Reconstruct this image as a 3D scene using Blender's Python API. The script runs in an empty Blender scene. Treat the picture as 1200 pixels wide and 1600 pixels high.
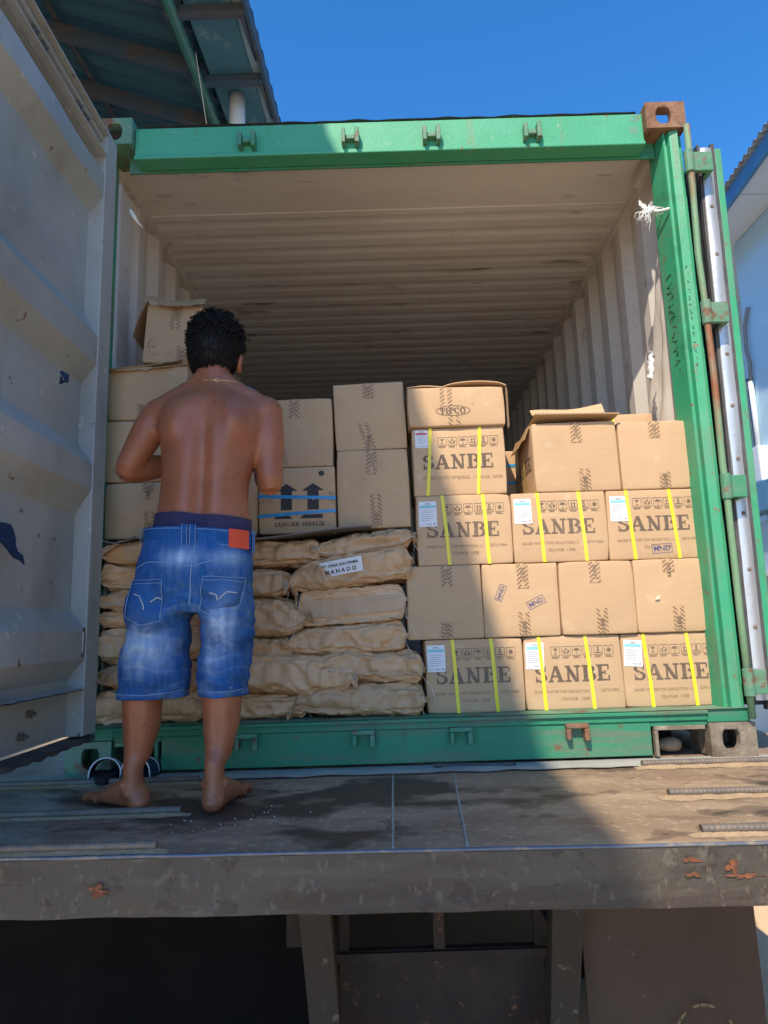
import bpy, bmesh, math, random
from mathutils import Vector, Matrix, noise, bvhtree
R = math.radians
PI = math.pi
sc = bpy.context.scene
COL = sc.collection

# ------------------------------------------------------------------ camera, sky, sun, exposure
cam_d = bpy.data.cameras.new('camera')
cam = bpy.data.objects.new('camera', cam_d)
COL.objects.link(cam)
yaw, pitch, roll = .0010, .1667, -.0307
fwd = Vector((math.sin(yaw)*math.cos(pitch), math.cos(yaw)*math.cos(pitch), math.sin(pitch)))
rgt = Vector((math.cos(yaw), -math.sin(yaw), 0))
up = rgt.cross(fwd)
r2 = math.cos(roll)*rgt + math.sin(roll)*up
u2 = -math.sin(roll)*rgt + math.cos(roll)*up
cam.matrix_world = Matrix((( r2.x, u2.x, -fwd.x, 1.1468), (r2.y, u2.y, -fwd.y, -2.5327), (r2.z, u2.z, -fwd.z, .4837), (0, 0, 0, 1)))
cam_d.sensor_fit = 'AUTO'
cam_d.sensor_width = 36
cam_d.lens = 36*1078.13/1600
cam_d.clip_start = .02
cam_d.clip_end = 2000
sc.camera = cam

LIGHT = Vector((.3216, .88, -1)).normalized()          # the way the sunlight travels
world = bpy.data.worlds.new('World')
sc.world = world
world.use_nodes = True
wn = world.node_tree.nodes
bg = wn['Background']
sky = wn.new('ShaderNodeTexSky')
sky.sky_type = 'NISHITA'
sky.sun_disc = False
sky.sun_elevation = math.asin(-LIGHT.z)
sky.sun_rotation = math.atan2(-LIGHT.x, -LIGHT.y) % (2*PI)
sky.air_density = .75
sky.dust_density = .1
sky.ozone_density = 3.5
hsv = wn.new('ShaderNodeHueSaturation')               # the whole sky a little deeper, as the phone camera renders it
hsv.inputs['Saturation'].default_value = 1.27
world.node_tree.links.new(sky.outputs[0], hsv.inputs['Color'])
world.node_tree.links.new(hsv.outputs[0], bg.inputs[0])
bg.inputs[1].default_value = .15
sun_d = bpy.data.lights.new('sun', 'SUN')
sun_d.energy = 2.6
sun_d.angle = R(.6)
sun_d.color = (1, .86, .67)
sun = bpy.data.objects.new('sun', sun_d)
sun.rotation_euler = LIGHT.to_track_quat('-Z', 'Y').to_euler()
sun.location = (-3, -8, 9)
COL.objects.link(sun)
sc.view_settings.view_transform = 'Standard'
sc.view_settings.look = 'None'
sc.view_settings.gamma = 1
sc.view_settings.exposure = 1.15
sc.view_settings.use_curve_mapping = False

# ------------------------------------------------------------------ materials
MATS = {}
def mat(name, base, rough=.6, metal=0., layers=(), bump=(), spec=.5, sss=0, attr=None, var=.0, coat=0, attr2=None):
    """layers: (scale xyz, lo, hi, colour, detail[, amount]) noise masks of paint, rust, dirt; bump: (scale xyz, strength, dist)"""
    m = bpy.data.materials.new(name)
    m.use_nodes = True
    nt = m.node_tree
    N, L = nt.nodes, nt.links
    b = N['Principled BSDF']
    b.inputs['Roughness'].default_value = rough
    b.inputs['Metallic'].default_value = metal
    b.inputs['Specular IOR Level'].default_value = spec
    b.inputs['Coat Weight'].default_value = coat
    if sss:
        b.inputs['Subsurface Weight'].default_value = sss
        b.inputs['Subsurface Radius'].default_value = (.010, .004, .002)
        b.inputs['Subsurface Scale'].default_value = 1
    tc = N.new('ShaderNodeTexCoord')
    oi = N.new('ShaderNodeObjectInfo')
    ad = N.new('ShaderNodeVectorMath'); ad.operation = 'MULTIPLY_ADD'
    cmb = N.new('ShaderNodeCombineXYZ')
    L.new(oi.outputs['Random'], cmb.inputs[0]); L.new(oi.outputs['Random'], cmb.inputs[1]); L.new(oi.outputs['Random'], cmb.inputs[2])
    L.new(cmb.outputs[0], ad.inputs[0]); ad.inputs[1].default_value = (37, 53, 71)
    L.new(tc.outputs['Object'], ad.inputs[2])
    vec = ad.outputs[0]
    def noise_fac(scale, lo, hi, det):
        mp = N.new('ShaderNodeMapping'); mp.inputs['Scale'].default_value = scale
        L.new(vec, mp.inputs[0])
        n = N.new('ShaderNodeTexNoise'); n.inputs['Scale'].default_value = 1
        n.inputs['Detail'].default_value = det; n.inputs['Roughness'].default_value = .62
        L.new(mp.outputs[0], n.inputs[0])
        r = N.new('ShaderNodeMapRange'); r.inputs[1].default_value = lo; r.inputs[2].default_value = hi
        L.new(n.outputs[0], r.inputs[0])
        return r.outputs[0]
    rgb = N.new('ShaderNodeRGB'); rgb.outputs[0].default_value = (*base, 1)
    cur = rgb.outputs[0]
    if attr:
        at = N.new('ShaderNodeAttribute'); at.attribute_name = attr[0]
        mx = N.new('ShaderNodeMix'); mx.data_type = 'RGBA'
        L.new(at.outputs['Fac'], mx.inputs[0]); L.new(cur, mx.inputs[6]); mx.inputs[7].default_value = (*attr[1], 1)
        cur = mx.outputs[2]
    for ly in layers:
        f = noise_fac(ly[0], ly[1], ly[2], ly[4])
        if len(ly) > 5:
            mm = N.new('ShaderNodeMath'); mm.operation = 'MULTIPLY'; L.new(f, mm.inputs[0]); mm.inputs[1].default_value = ly[5]; f = mm.outputs[0]
        mx = N.new('ShaderNodeMix'); mx.data_type = 'RGBA'
        L.new(f, mx.inputs[0]); L.new(cur, mx.inputs[6]); mx.inputs[7].default_value = (*ly[3], 1)
        cur = mx.outputs[2]
    if attr2:                                              # damp patches over everything else
        at = N.new('ShaderNodeAttribute'); at.attribute_name = attr2[0]
        mx = N.new('ShaderNodeMix'); mx.data_type = 'RGBA'
        L.new(at.outputs['Fac'], mx.inputs[0]); L.new(cur, mx.inputs[6]); mx.inputs[7].default_value = (*attr2[1], 1)
        cur = mx.outputs[2]
    if var:
        hv = N.new('ShaderNodeHueSaturation')
        r = N.new('ShaderNodeMapRange'); r.inputs[3].default_value = 1-var; r.inputs[4].default_value = 1+var
        L.new(oi.outputs['Random'], r.inputs[0]); L.new(r.outputs[0], hv.inputs['Value']); L.new(cur, hv.inputs['Color'])
        cur = hv.outputs[0]
    L.new(cur, b.inputs['Base Color'])
    prev = None
    for (s, st, det) in bump:
        f = noise_fac(s, 0, 1, det)
        bp = N.new('ShaderNodeBump'); bp.inputs['Strength'].default_value = st; bp.inputs['Distance'].default_value = .01
        L.new(f, bp.inputs['Height'])
        if prev: L.new(prev, bp.inputs['Normal'])
        prev = bp.outputs[0]
    if prev: L.new(prev, b.inputs['Normal'])
    MATS[name] = m
    return m
U = lambda s: (s, s, s)
M_green = mat('green_paint', (.035, .33, .165), .5, 0, [(U(2.2), .42, .75, (.06, .40, .215), 5), (U(7), .58, .70, (.025, .20, .11), 8, .7), (U(16), .66, .70, (.19, .085, .04), 10), (U(2.6), .48, .75, (.20, .21, .16), 9, .6), ((34, 34, 1.6), .56, .72, (.20, .20, .14), 6, .6), (U(24), .64, .68, (.24, .10, .05), 9, .85)], [(U(60), .12, 4), (U(6), .25, 3)])
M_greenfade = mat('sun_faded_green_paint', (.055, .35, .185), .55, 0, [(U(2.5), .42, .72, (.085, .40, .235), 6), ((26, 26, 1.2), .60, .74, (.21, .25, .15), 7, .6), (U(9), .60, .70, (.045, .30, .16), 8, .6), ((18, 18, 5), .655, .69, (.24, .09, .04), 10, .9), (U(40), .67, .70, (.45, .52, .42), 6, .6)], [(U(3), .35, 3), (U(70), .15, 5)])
M_greendark = mat('grimy_shaded_green_paint', (.025, .205, .105), .6, 0, [(U(3), .42, .72, (.035, .26, .14), 6), ((2.5, 2.5, 24), .50, .68, (.17, .15, .11), 9, .65), ((20, 20, 3), .58, .72, (.10, .075, .05), 8, .6), (U(14), .64, .68, (.17, .075, .035), 10, .9)], [(U(40), .25, 6), (U(5), .3, 3)])
M_greenold = mat('worn_green_paint', (.055, .25, .14), .62, 0, [(U(3), .42, .7, (.22, .25, .20), 9, .75), (U(11), .56, .62, (.17, .085, .045), 10), ((3, 3, 30), .5, .75, (.30, .27, .21), 6, .5)], [(U(50), .2, 6)])
M_rust = mat('rusty_steel', (.20, .10, .055), .85, 0, [(U(18), .4, .7, (.30, .17, .10), 8), (U(40), .55, .7, (.10, .055, .04), 6), (U(5), .5, .75, (.28, .26, .20), 6, .7)], [(U(90), .35, 8)])
M_dust = mat('dusty_steel', (.24, .20, .15), .85, 0, [(U(9), .45, .65, (.13, .09, .06), 8), (U(30), .55, .7, (.36, .31, .24), 6)], [(U(70), .3, 6)])
M_grey = mat('grey_door_paint', (.43, .46, .445), .5, 0, [(U(1.6), .4, .75, (.27, .29, .28), 6), ((4, 4, 1), .5, .8, (.36, .36, .33), 8, .6), (U(13), .64, .69, (.58, .62, .62), 8, .8), (U(20), .66, .70, (.16, .10, .06), 10), ((9, 9, 1.2), .58, .75, (.24, .25, .23), 7, .6), (U(3.2), .60, .75, (.22, .22, .20), 8, .55)], [(U(4), .35, 3), (U(80), .08, 4)])
M_inner = mat('interior_paint', (.68, .65, .61), .55, 0, [(U(1.3), .4, .75, (.56, .52, .47), 6), ((2, 9, 9), .6, .75, (.20, .16, .13), 8, .7), (U(20), .68, .72, (.20, .11, .06), 9)], [(U(3), .3, 3)])
M_ceil = mat('ceiling_paint', (.70, .685, .66), .6, 0, [((1.2, 4, 4), .45, .75, (.60, .55, .50), 8), ((2.4, 9, 2), .62, .72, (.10, .085, .075), 6, .75)], [(U(5), .3, 3)])
M_ply = mat('plywood_floor', (.36, .26, .17), .8, 0, [((3, 30, 3), .4, .7, (.13, .085, .05), 6)])
M_card = mat('cardboard', (.535, .365, .215), .82, 0, [((6, 6, 260), .35, .75, (.50, .315, .165), 2, .5), (U(3.5), .5, .8, (.59, .405, .245), 6, .6), (U(14), .62, .75, (.62, .48, .34), 8, .6), (U(5), .60, .75, (.40, .265, .15), 7, .5), ((3, 3, 22), .66, .72, (.62, .47, .31), 8, .5)], [(U(7), .25, 3), (U(120), .05, 3)], spec=.25, var=.045)
M_cardin = mat('cardboard_inside', (.40, .255, .13), .85, 0, [((5, 5, 90), .4, .7, (.46, .31, .17), 4, .6)], [(U(30), .15, 3)], spec=.2)
M_ink = mat('brown_ink', (.155, .108, .074), .7, 0, [(U(55), .52, .72, (.32, .215, .13), 6, .7), ((4, 4, 14), .55, .75, (.28, .19, .115), 5, .6)], var=.22)
M_inkblk = mat('black_ink', (.035, .03, .03), .65, 0, [(U(60), .6, .75, (.2, .14, .09), 6, .5)])
M_inkpale = mat('faint_dot_ink', (.25, .165, .09), .75)
M_inkblue = mat('blue_stamp_ink', (.06, .075, .20), .7, 0, [(U(70), .5, .7, (.36, .25, .16), 6, .7)])
M_yel = mat('yellow_strapping', (.80, .70, .02), .32, 0, [((90, 90, 6), .45, .65, (.86, .78, .10), 3, .6)], [(U(120), .2, 2)])
M_blue = mat('blue_strapping', (.03, .28, .58), .35, 0, [((90, 90, 6), .45, .65, (.05, .34, .62), 3, .6)])
M_paper = mat('white_label_paper', (.76, .77, .78), .55)
M_teal = mat('teal_print', (.22, .58, .62), .55)
M_redp = mat('red_print', (.62, .05, .09), .55)
M_txt = mat('grey_print', (.30, .32, .36), .6)
M_sack = mat('kraft_paper_sack', (.60, .365, .185), .48, 0, [(U(5), .42, .72, (.65, .43, .245), 7), (U(17), .62, .74, (.70, .52, .35), 8, .55), (U(4), .58, .75, (.46, .26, .11), 5, .6)], [(U(9), .7, 4), ((7, 22, 22), .55, 4), (U(60), .12, 3)], spec=.5, var=.15)
M_thread = mat('white_thread', (.66, .62, .53), .85)
M_alu = mat('aluminium_strip', (.62, .62, .62), .38, .65, [((8, 8, 2), .45, .7, (.45, .44, .42), 8, .7), (U(40), .62, .7, (.22, .18, .14), 8, .6)], [(U(12), .3, 4)])
M_rubber = mat('gasket_rubber', (.06, .06, .065), .7, 0, [(U(9), .45, .75, (.14, .135, .125), 6, .8)])
M_skin = mat('skin', (.32, .112, .052), .38, 0, [(U(70), .70, .73, (.07, .03, .02), 1, .8), (U(9), .4, .75, (.39, .145, .070), 5), ((7, 7, 5), .50, .72, (.23, .075, .036), 5, .6), (U(90), .5, .7, (.25, .10, .055), 3, .35)], [(U(260), .16, 4), (U(40), .10, 4)], spec=.5, sss=.10)
M_denim = mat('blue_denim', (.014, .085, .285), .85, 0, [((40, 40, 6), .45, .7, (.022, .105, .33), 6, .45), ((420, 420, 70), .45, .6, (.05, .19, .50), 2, .35), ((5, 5, 9), .52, .72, (.005, .032, .15), 5, .7)], [((420, 420, 420), .25, 2), ((26, 26, 60), .3, 4)], spec=.15, attr=('fade', (.46, .62, .78)))
M_stitch = mat('denim_stitching', (.22, .36, .58), .8)
M_navy = mat('navy_cotton', (.028, .025, .075), .9, 0, [(U(40), .4, .7, (.042, .038, .10), 4)], [((200, 200, 500), .2, 2)])
M_patch = mat('red_leather_patch', (.66, .075, .03), .55, 0, [(U(60), .5, .7, (.58, .06, .03), 4)], [(U(90), .2, 3)])
M_hair = mat('black_hair', (.007, .006, .006), .6, spec=.25)
M_gold = mat('gold_chain', (.80, .55, .28), .25, 1)
M_eye = mat('eye_white', (.7, .68, .64), .2)
M_deck = mat('stained_deck_steel', (.27, .18, .125), .5, 0, [(U(2.3), .42, .68, (.31, .225, .16), 8), ((3, 7, 3), .46, .66, (.44, .33, .225), 11, .8), (U(45), .54, .66, (.50, .385, .26), 8, .75), ((4, 16, 4), .55, .72, (.16, .105, .075), 9, .75)], [(U(9), .3, 6), (U(70), .25, 5)], spec=.3, attr2=('wet', (.050, .034, .028)))
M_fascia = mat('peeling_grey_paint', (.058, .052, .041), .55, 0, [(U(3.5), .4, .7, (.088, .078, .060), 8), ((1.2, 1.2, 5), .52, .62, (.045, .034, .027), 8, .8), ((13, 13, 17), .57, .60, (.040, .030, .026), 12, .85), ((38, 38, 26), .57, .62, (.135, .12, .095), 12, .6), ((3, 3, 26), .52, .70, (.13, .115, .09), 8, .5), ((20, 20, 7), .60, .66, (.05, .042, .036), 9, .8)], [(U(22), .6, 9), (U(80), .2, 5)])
M_strip = mat('pale_dusty_bar', (.36, .36, .34), .75, 0, [((4, 10, 4), .45, .7, (.48, .46, .41), 8), (U(30), .58, .7, (.22, .20, .17), 8, .6)], [(U(50), .25, 5)])
M_rebar = mat('rebar_steel', (.17, .145, .125), .6, .3, [(U(20), .45, .7, (.26, .20, .14), 6)])
M_sand = mat('tan_sand', (.50, .36, .22), .95, 0, [(U(60), .4, .7, (.40, .28, .17), 5)], [(U(160), .7, 4)])
M_black = mat('shade_black_rubber', (.008, .0075, .007), .9, 0, [(U(5), .5, .75, (.014, .012, .011), 6)], spec=.1)  # rubber darker than real, under-deck shade put into the colour
M_flap = mat('dusty_mud_flap', (.070, .050, .034), .9, 0, [(U(2.5), .4, .75, (.095, .068, .047), 6), (U(22), .66, .72, (.22, .19, .12), 7, .6)], [(U(12), .3, 5)])
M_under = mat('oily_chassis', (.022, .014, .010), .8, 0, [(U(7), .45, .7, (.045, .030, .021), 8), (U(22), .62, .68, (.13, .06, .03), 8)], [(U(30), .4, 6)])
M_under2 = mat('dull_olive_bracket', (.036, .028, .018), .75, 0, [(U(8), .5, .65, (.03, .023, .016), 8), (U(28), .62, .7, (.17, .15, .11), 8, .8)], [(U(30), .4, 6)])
M_ground = mat('yard_concrete', (.76, .55, .34), .92, 0, [(U(.5), .4, .7, (.62, .46, .30), 8), (U(6), .5, .7, (.72, .55, .37), 8)], [(U(12), .4, 8)])
M_roof = mat('blue_zinc_roof', (.055, .16, .20), .5, 0, [((.5, 6, 1), .4, .7, (.035, .09, .13), 7), ((.6, 5, .6), .55, .72, (.10, .22, .24), 7, .7)], [(U(20), .15, 4)])
M_soffit = mat('mottled_blue_board', (.055, .17, .20), .7, 0, [(U(6), .56, .68, (.17, .29, .27), 8), (U(2), .4, .7, (.04, .12, .16), 5)])
M_timber = mat('weathered_timber', (.095, .085, .085), .85, 0, [((2, 20, 20), .4, .7, (.055, .048, .05), 7), (U(2.2), .40, .58, (.035, .085, .12), 6, .85)])
M_greenpipe = mat('green_roof_pipe', (.05, .17, .13), .35, 0, [(U(9), .5, .75, (.08, .21, .17), 6)])
M_pale = mat('pale_fascia_board', (.30, .42, .44), .6)
M_pvc = mat('white_pvc_pipe', (.78, .77, .72), .35, 0, [(U(4), .5, .75, (.62, .62, .57), 6)])
M_wallblue = mat('pale_blue_render', (.50, .72, .84), .85, 0, [(U(.6), .4, .75, (.44, .67, .82), 7), (U(4), .60, .75, (.58, .76, .85), 7, .6)], [(U(30), .15, 4)])
M_wallwhite = mat('soffit_board_white', (.62, .70, .74), .8, 0, [(U(1.2), .4, .7, (.55, .64, .70), 6)])
M_fasciablue = mat('blue_fascia', (.05, .17, .32), .45, 0, [((.4, 8, 8), .4, .7, (.08, .23, .40), 4)])
M_corr = mat('grey_sheet_roof', (.42, .43, .43), .5, .3, [(U(4), .4, .7, (.30, .30, .29), 6)])
M_glass = mat('dark_window_glass', (.10, .16, .20), .12)
M_plastic = mat('white_plastic', (.72, .74, .76), .4)
M_bag = mat('white_polythene_rope', (.82, .82, .80), .55)
M_rag = mat('dark_rag', (.012, .013, .018), .9)
M_ragblue = mat('navy_rag', (.012, .035, .085), .85)
M_tarp = mat('greyish_curtain_sheet', (.58, .55, .50), .5, 0, [((2, 8, 1), .4, .72, (.50, .46, .41), 6), (U(7), .58, .75, (.42, .36, .29), 7, .6)], [((3, 20, 2), .4, 4)])
M_bolt = mat('bolt_steel', (.20, .17, .14), .5, .6)
M_greyboard = mat('grey_board', (.22, .19, .17), .8, 0, [(U(6), .5, .7, (.14, .12, .11), 6)])

def tape_material():
    m = bpy.data.materials.new('printed_tape'); m.use_nodes = True
    N, L = m.node_tree.nodes, m.node_tree.links
    b = N['Principled BSDF']; b.inputs['Roughness'].default_value = .5; b.inputs['Specular IOR Level'].default_value = .25
    uv = N.new('ShaderNodeTexCoord')
    sx = N.new('ShaderNodeSeparateXYZ'); L.new(uv.outputs['UV'], sx.inputs[0])
    def M(op, a, b_=None):
        n = N.new('ShaderNodeMath'); n.operation = op
        for i, v in enumerate((a, b_)):
            if v is None: continue
            if isinstance(v, (int, float)): n.inputs[i].default_value = v
            else: L.new(v, n.inputs[i])
        return n.outputs[0]
    u, v = sx.outputs[0], sx.outputs[1]                 # u 0..1 across the tape, v in metres along it
    d = M('ABSOLUTE', M('SUBTRACT', u, .5))
    side = M('MULTIPLY', M('GREATER_THAN', d, .13), M('LESS_THAN', d, .46))
    st = M('FRACT', M('ADD', M('MULTIPLY', u, 2.6), M('MULTIPLY', v, 62)))
    stripe = M('GREATER_THAN', st, .52)
    msk = M('MULTIPLY', side, stripe)
    nz = N.new('ShaderNodeTexNoise'); nz.inputs['Scale'].default_value = 60; nz.inputs['Detail'].default_value = 4
    L.new(uv.outputs['Object'], nz.inputs[0])
    worn = M('LESS_THAN', nz.outputs[0], .64)
    msk = M('MULTIPLY', msk, worn)
    mx = N.new('ShaderNodeMix'); mx.data_type = 'RGBA'
    L.new(msk, mx.inputs[0]); mx.inputs[6].default_value = (.54, .352, .198, 1); mx.inputs[7].default_value = (.235, .152, .086, 1)
    L.new(mx.outputs[2], b.inputs['Base Color'])
    bp = N.new('ShaderNodeBump'); bp.inputs['Strength'].default_value = .25; bp.inputs['Distance'].default_value = .004
    L.new(nz.outputs[0], bp.inputs['Height']); L.new(bp.outputs[0], b.inputs['Normal'])
    return m
M_tape = tape_material()

# ------------------------------------------------------------------ mesh helpers
class MB:
    def __init__(s): s.v = []; s.f = []; s.mi = []; s.uv = {}
    def add(s, vs, fs, mi=0):
        o = len(s.v); s.v += [Vector(p) for p in vs]
        for f in fs: s.f.append([i+o for i in f]); s.mi.append(mi)
        return o
    def box(s, a, b, mi=0):
        (x0, y0, z0), (x1, y1, z1) = a, b
        s.add([(x0,y0,z0),(x1,y0,z0),(x1,y1,z0),(x0,y1,z0),(x0,y0,z1),(x1,y0,z1),(x1,y1,z1),(x0,y1,z1)],
              [(0,3,2,1),(4,5,6,7),(0,1,5,4),(1,2,6,5),(2,3,7,6),(3,0,4,7)], mi)
        return s
    def bar(s, p, q, w, h, upv=(0, 0, 1), mi=0):
        p, q = Vector(p), Vector(q); d = (q-p).normalized(); u = Vector(upv); sd = d.cross(u).normalized(); u = sd.cross(d)
        vs = [e + sx*sd*w/2 + sz*u*h/2 for e in (p, q) for sx, sz in ((-1,-1),(1,-1),(1,1),(-1,1))]
        s.add(vs, [(0,1,2,3),(7,6,5,4),(0,4,5,1),(1,5,6,2),(2,6,7,3),(3,7,4,0)], mi)
        return s
    def prism(s, prof, a0, a1, axis=0, mi=0, caps=True):
        """closed profile in the two other axes, extruded along axis from a0 to a1"""
        n = len(prof); vs = []
        for a in (a0, a1):
            for p in prof:
                t = [0, 0, 0]; k = 0
                for i in range(3):
                    if i == axis: t[i] = a
                    else: t[i] = p[k]; k += 1
                vs.append(t)
        fs = [(i, (i+1) % n, n+(i+1) % n, n+i) for i in range(n)]
        if caps: fs += [tuple(range(n))[::-1], tuple(range(n, 2*n))]
        s.add(vs, fs, mi); return s
    def tube(s, pts, r, n=8, mi=0, caps=True):
        pts = [Vector(p) for p in pts]; m = len(pts); o = len(s.v)
        rr = r if isinstance(r, (list, tuple)) else [r]*m
        u = None
        for i, p in enumerate(pts):
            d = (pts[min(i+1, m-1)]-pts[max(i-1, 0)]).normalized()
            if u is None:
                u = d.orthogonal().normalized()
            u = (u - d*u.dot(d))
            u = u.normalized() if u.length > 1e-6 else d.orthogonal().normalized()
            w = d.cross(u)
            for k in range(n):
                a = 2*PI*k/n
                s.v.append(p + rr[i]*(math.cos(a)*u + math.sin(a)*w))
        for i in range(m-1):
            for k in range(n):
                s.f.append([o+i*n+k, o+i*n+(k+1) % n, o+(i+1)*n+(k+1) % n, o+(i+1)*n+k]); s.mi.append(mi)
        if caps:
            s.f.append([o+k for k in range(n)][::-1]); s.mi.append(mi)
            s.f.append([o+(m-1)*n+k for k in range(n)]); s.mi.append(mi)
        return s
    def rings(s, rings, n=24, mi=0, caps=True):
        """rings: (centre, half-axis vector a, half-axis vector b)"""
        o = len(s.v)
        for c, a, b in rings:
            c, a, b = Vector(c), Vector(a), Vector(b)
            for k in range(n):
                t = 2*PI*k/n; s.v.append(c + math.cos(t)*a + math.sin(t)*b)
        for i in range(len(rings)-1):
            for k in range(n):
                s.f.append([o+i*n+k, o+i*n+(k+1) % n, o+(i+1)*n+(k+1) % n, o+(i+1)*n+k]); s.mi.append(mi)
        if caps:
            s.f.append([o+k for k in range(n)][::-1]); s.mi.append(mi)
            s.f.append([o+(len(rings)-1)*n+k for k in range(n)]); s.mi.append(mi)
        return s
    def ball(s, c, r, n=14, m=9, mi=0, rot=None):
        c = Vector(c); r = Vector(r) if not isinstance(r, (int, float)) else Vector((r, r, r)); o = len(s.v)
        for i in range(1, m):
            p = PI*i/m
            for k in range(n):
                t = 2*PI*k/n
                w = Vector((r.x*math.sin(p)*math.cos(t), r.y*math.sin(p)*math.sin(t), r.z*math.cos(p)))
                s.v.append(c + (rot @ w if rot else w))
        for sg in (1, -1):
            w = Vector((0, 0, sg*r.z)); s.v.append(c + (rot @ w if rot else w))
        for i in range(m-2):
            for k in range(n):
                s.f.append([o+i*n+k, o+(i+1)*n+k, o+(i+1)*n+(k+1) % n, o+i*n+(k+1) % n]); s.mi.append(mi)
        T = o+(m-1)*n
        for k in range(n):
            s.f.append([T, o+k, o+(k+1) % n]); s.mi.append(mi)
            s.f.append([T+1, o+(m-2)*n+(k+1) % n, o+(m-2)*n+k]); s.mi.append(mi)
        return s
    def grid(s, fn, nu, nv, mi=0, uvfn=None, flip=False):
        o = len(s.v)
        for j in range(nv+1):
            for i in range(nu+1):
                s.v.append(Vector(fn(i/nu, j/nv)))
                if uvfn: s.uv[o+j*(nu+1)+i] = uvfn(i/nu, j/nv)
        for j in range(nv):
            for i in range(nu):
                a = o+j*(nu+1)+i; q = [a, a+1, a+nu+2, a+nu+1]
                s.f.append(q[::-1] if flip else q); s.mi.append(mi)
        return s
def mk(name, mb, mats, parent=None, smooth=False, bevel=0, warp=None, kind=None, seg=2):
    vs = mb.v
    if warp: vs = [warp(v) for v in vs]
    off = parent['_w'] if parent is not None and '_w' in parent else (0, 0, 0)
    off = Vector(off)
    me = bpy.data.meshes.new(name)
    me.from_pydata([v-off for v in vs], [], mb.f)
    for m in (mats if isinstance(mats, (list, tuple)) else [mats]): me.materials.append(m)
    me.polygons.foreach_set('material_index', mb.mi)
    if mb.uv:
        ul = me.uv_layers.new(name='UVMap')
        for l in me.loops: ul.data[l.index].uv = mb.uv.get(l.vertex_index, (0, 0))
    if smooth: me.polygons.foreach_set('use_smooth', [True]*len(me.polygons))
    me.update()
    o = bpy.data.objects.new(name, me); COL.objects.link(o)
    if parent is not None: o.parent = parent
    if bevel:
        b = o.modifiers.new('bevel', 'BEVEL'); b.width = bevel; b.segments = seg; b.limit_method = 'ANGLE'; b.angle_limit = R(35)
        if not smooth: me.polygons.foreach_set('use_smooth', [False]*len(me.polygons))
    if kind: o['kind'] = kind
    return o
def thing(name, label, cat, loc=(0, 0, 0), group=None, rot=None):
    """an Empty at the thing's base; parts are modelled in world space (or in local space when rot is given) and hung on it"""
    o = bpy.data.objects.new(name, None); COL.objects.link(o)
    o.empty_display_size = .05
    o.location = loc
    if rot is None: o['_w'] = tuple(loc)
    else: o.rotation_euler = rot
    o['label'] = label; o['category'] = cat
    if group: o['group'] = group
    return o
def tag(o, label, cat, group=None, kind=None):
    o['label'] = label; o['category'] = cat
    if group: o['group'] = group
    if kind: o['kind'] = kind
    return o
def nz(p, s, k=0): return noise.noise(Vector((p[0]*s+k, p[1]*s+k*1.7, p[2]*s-k*.6)))

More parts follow.
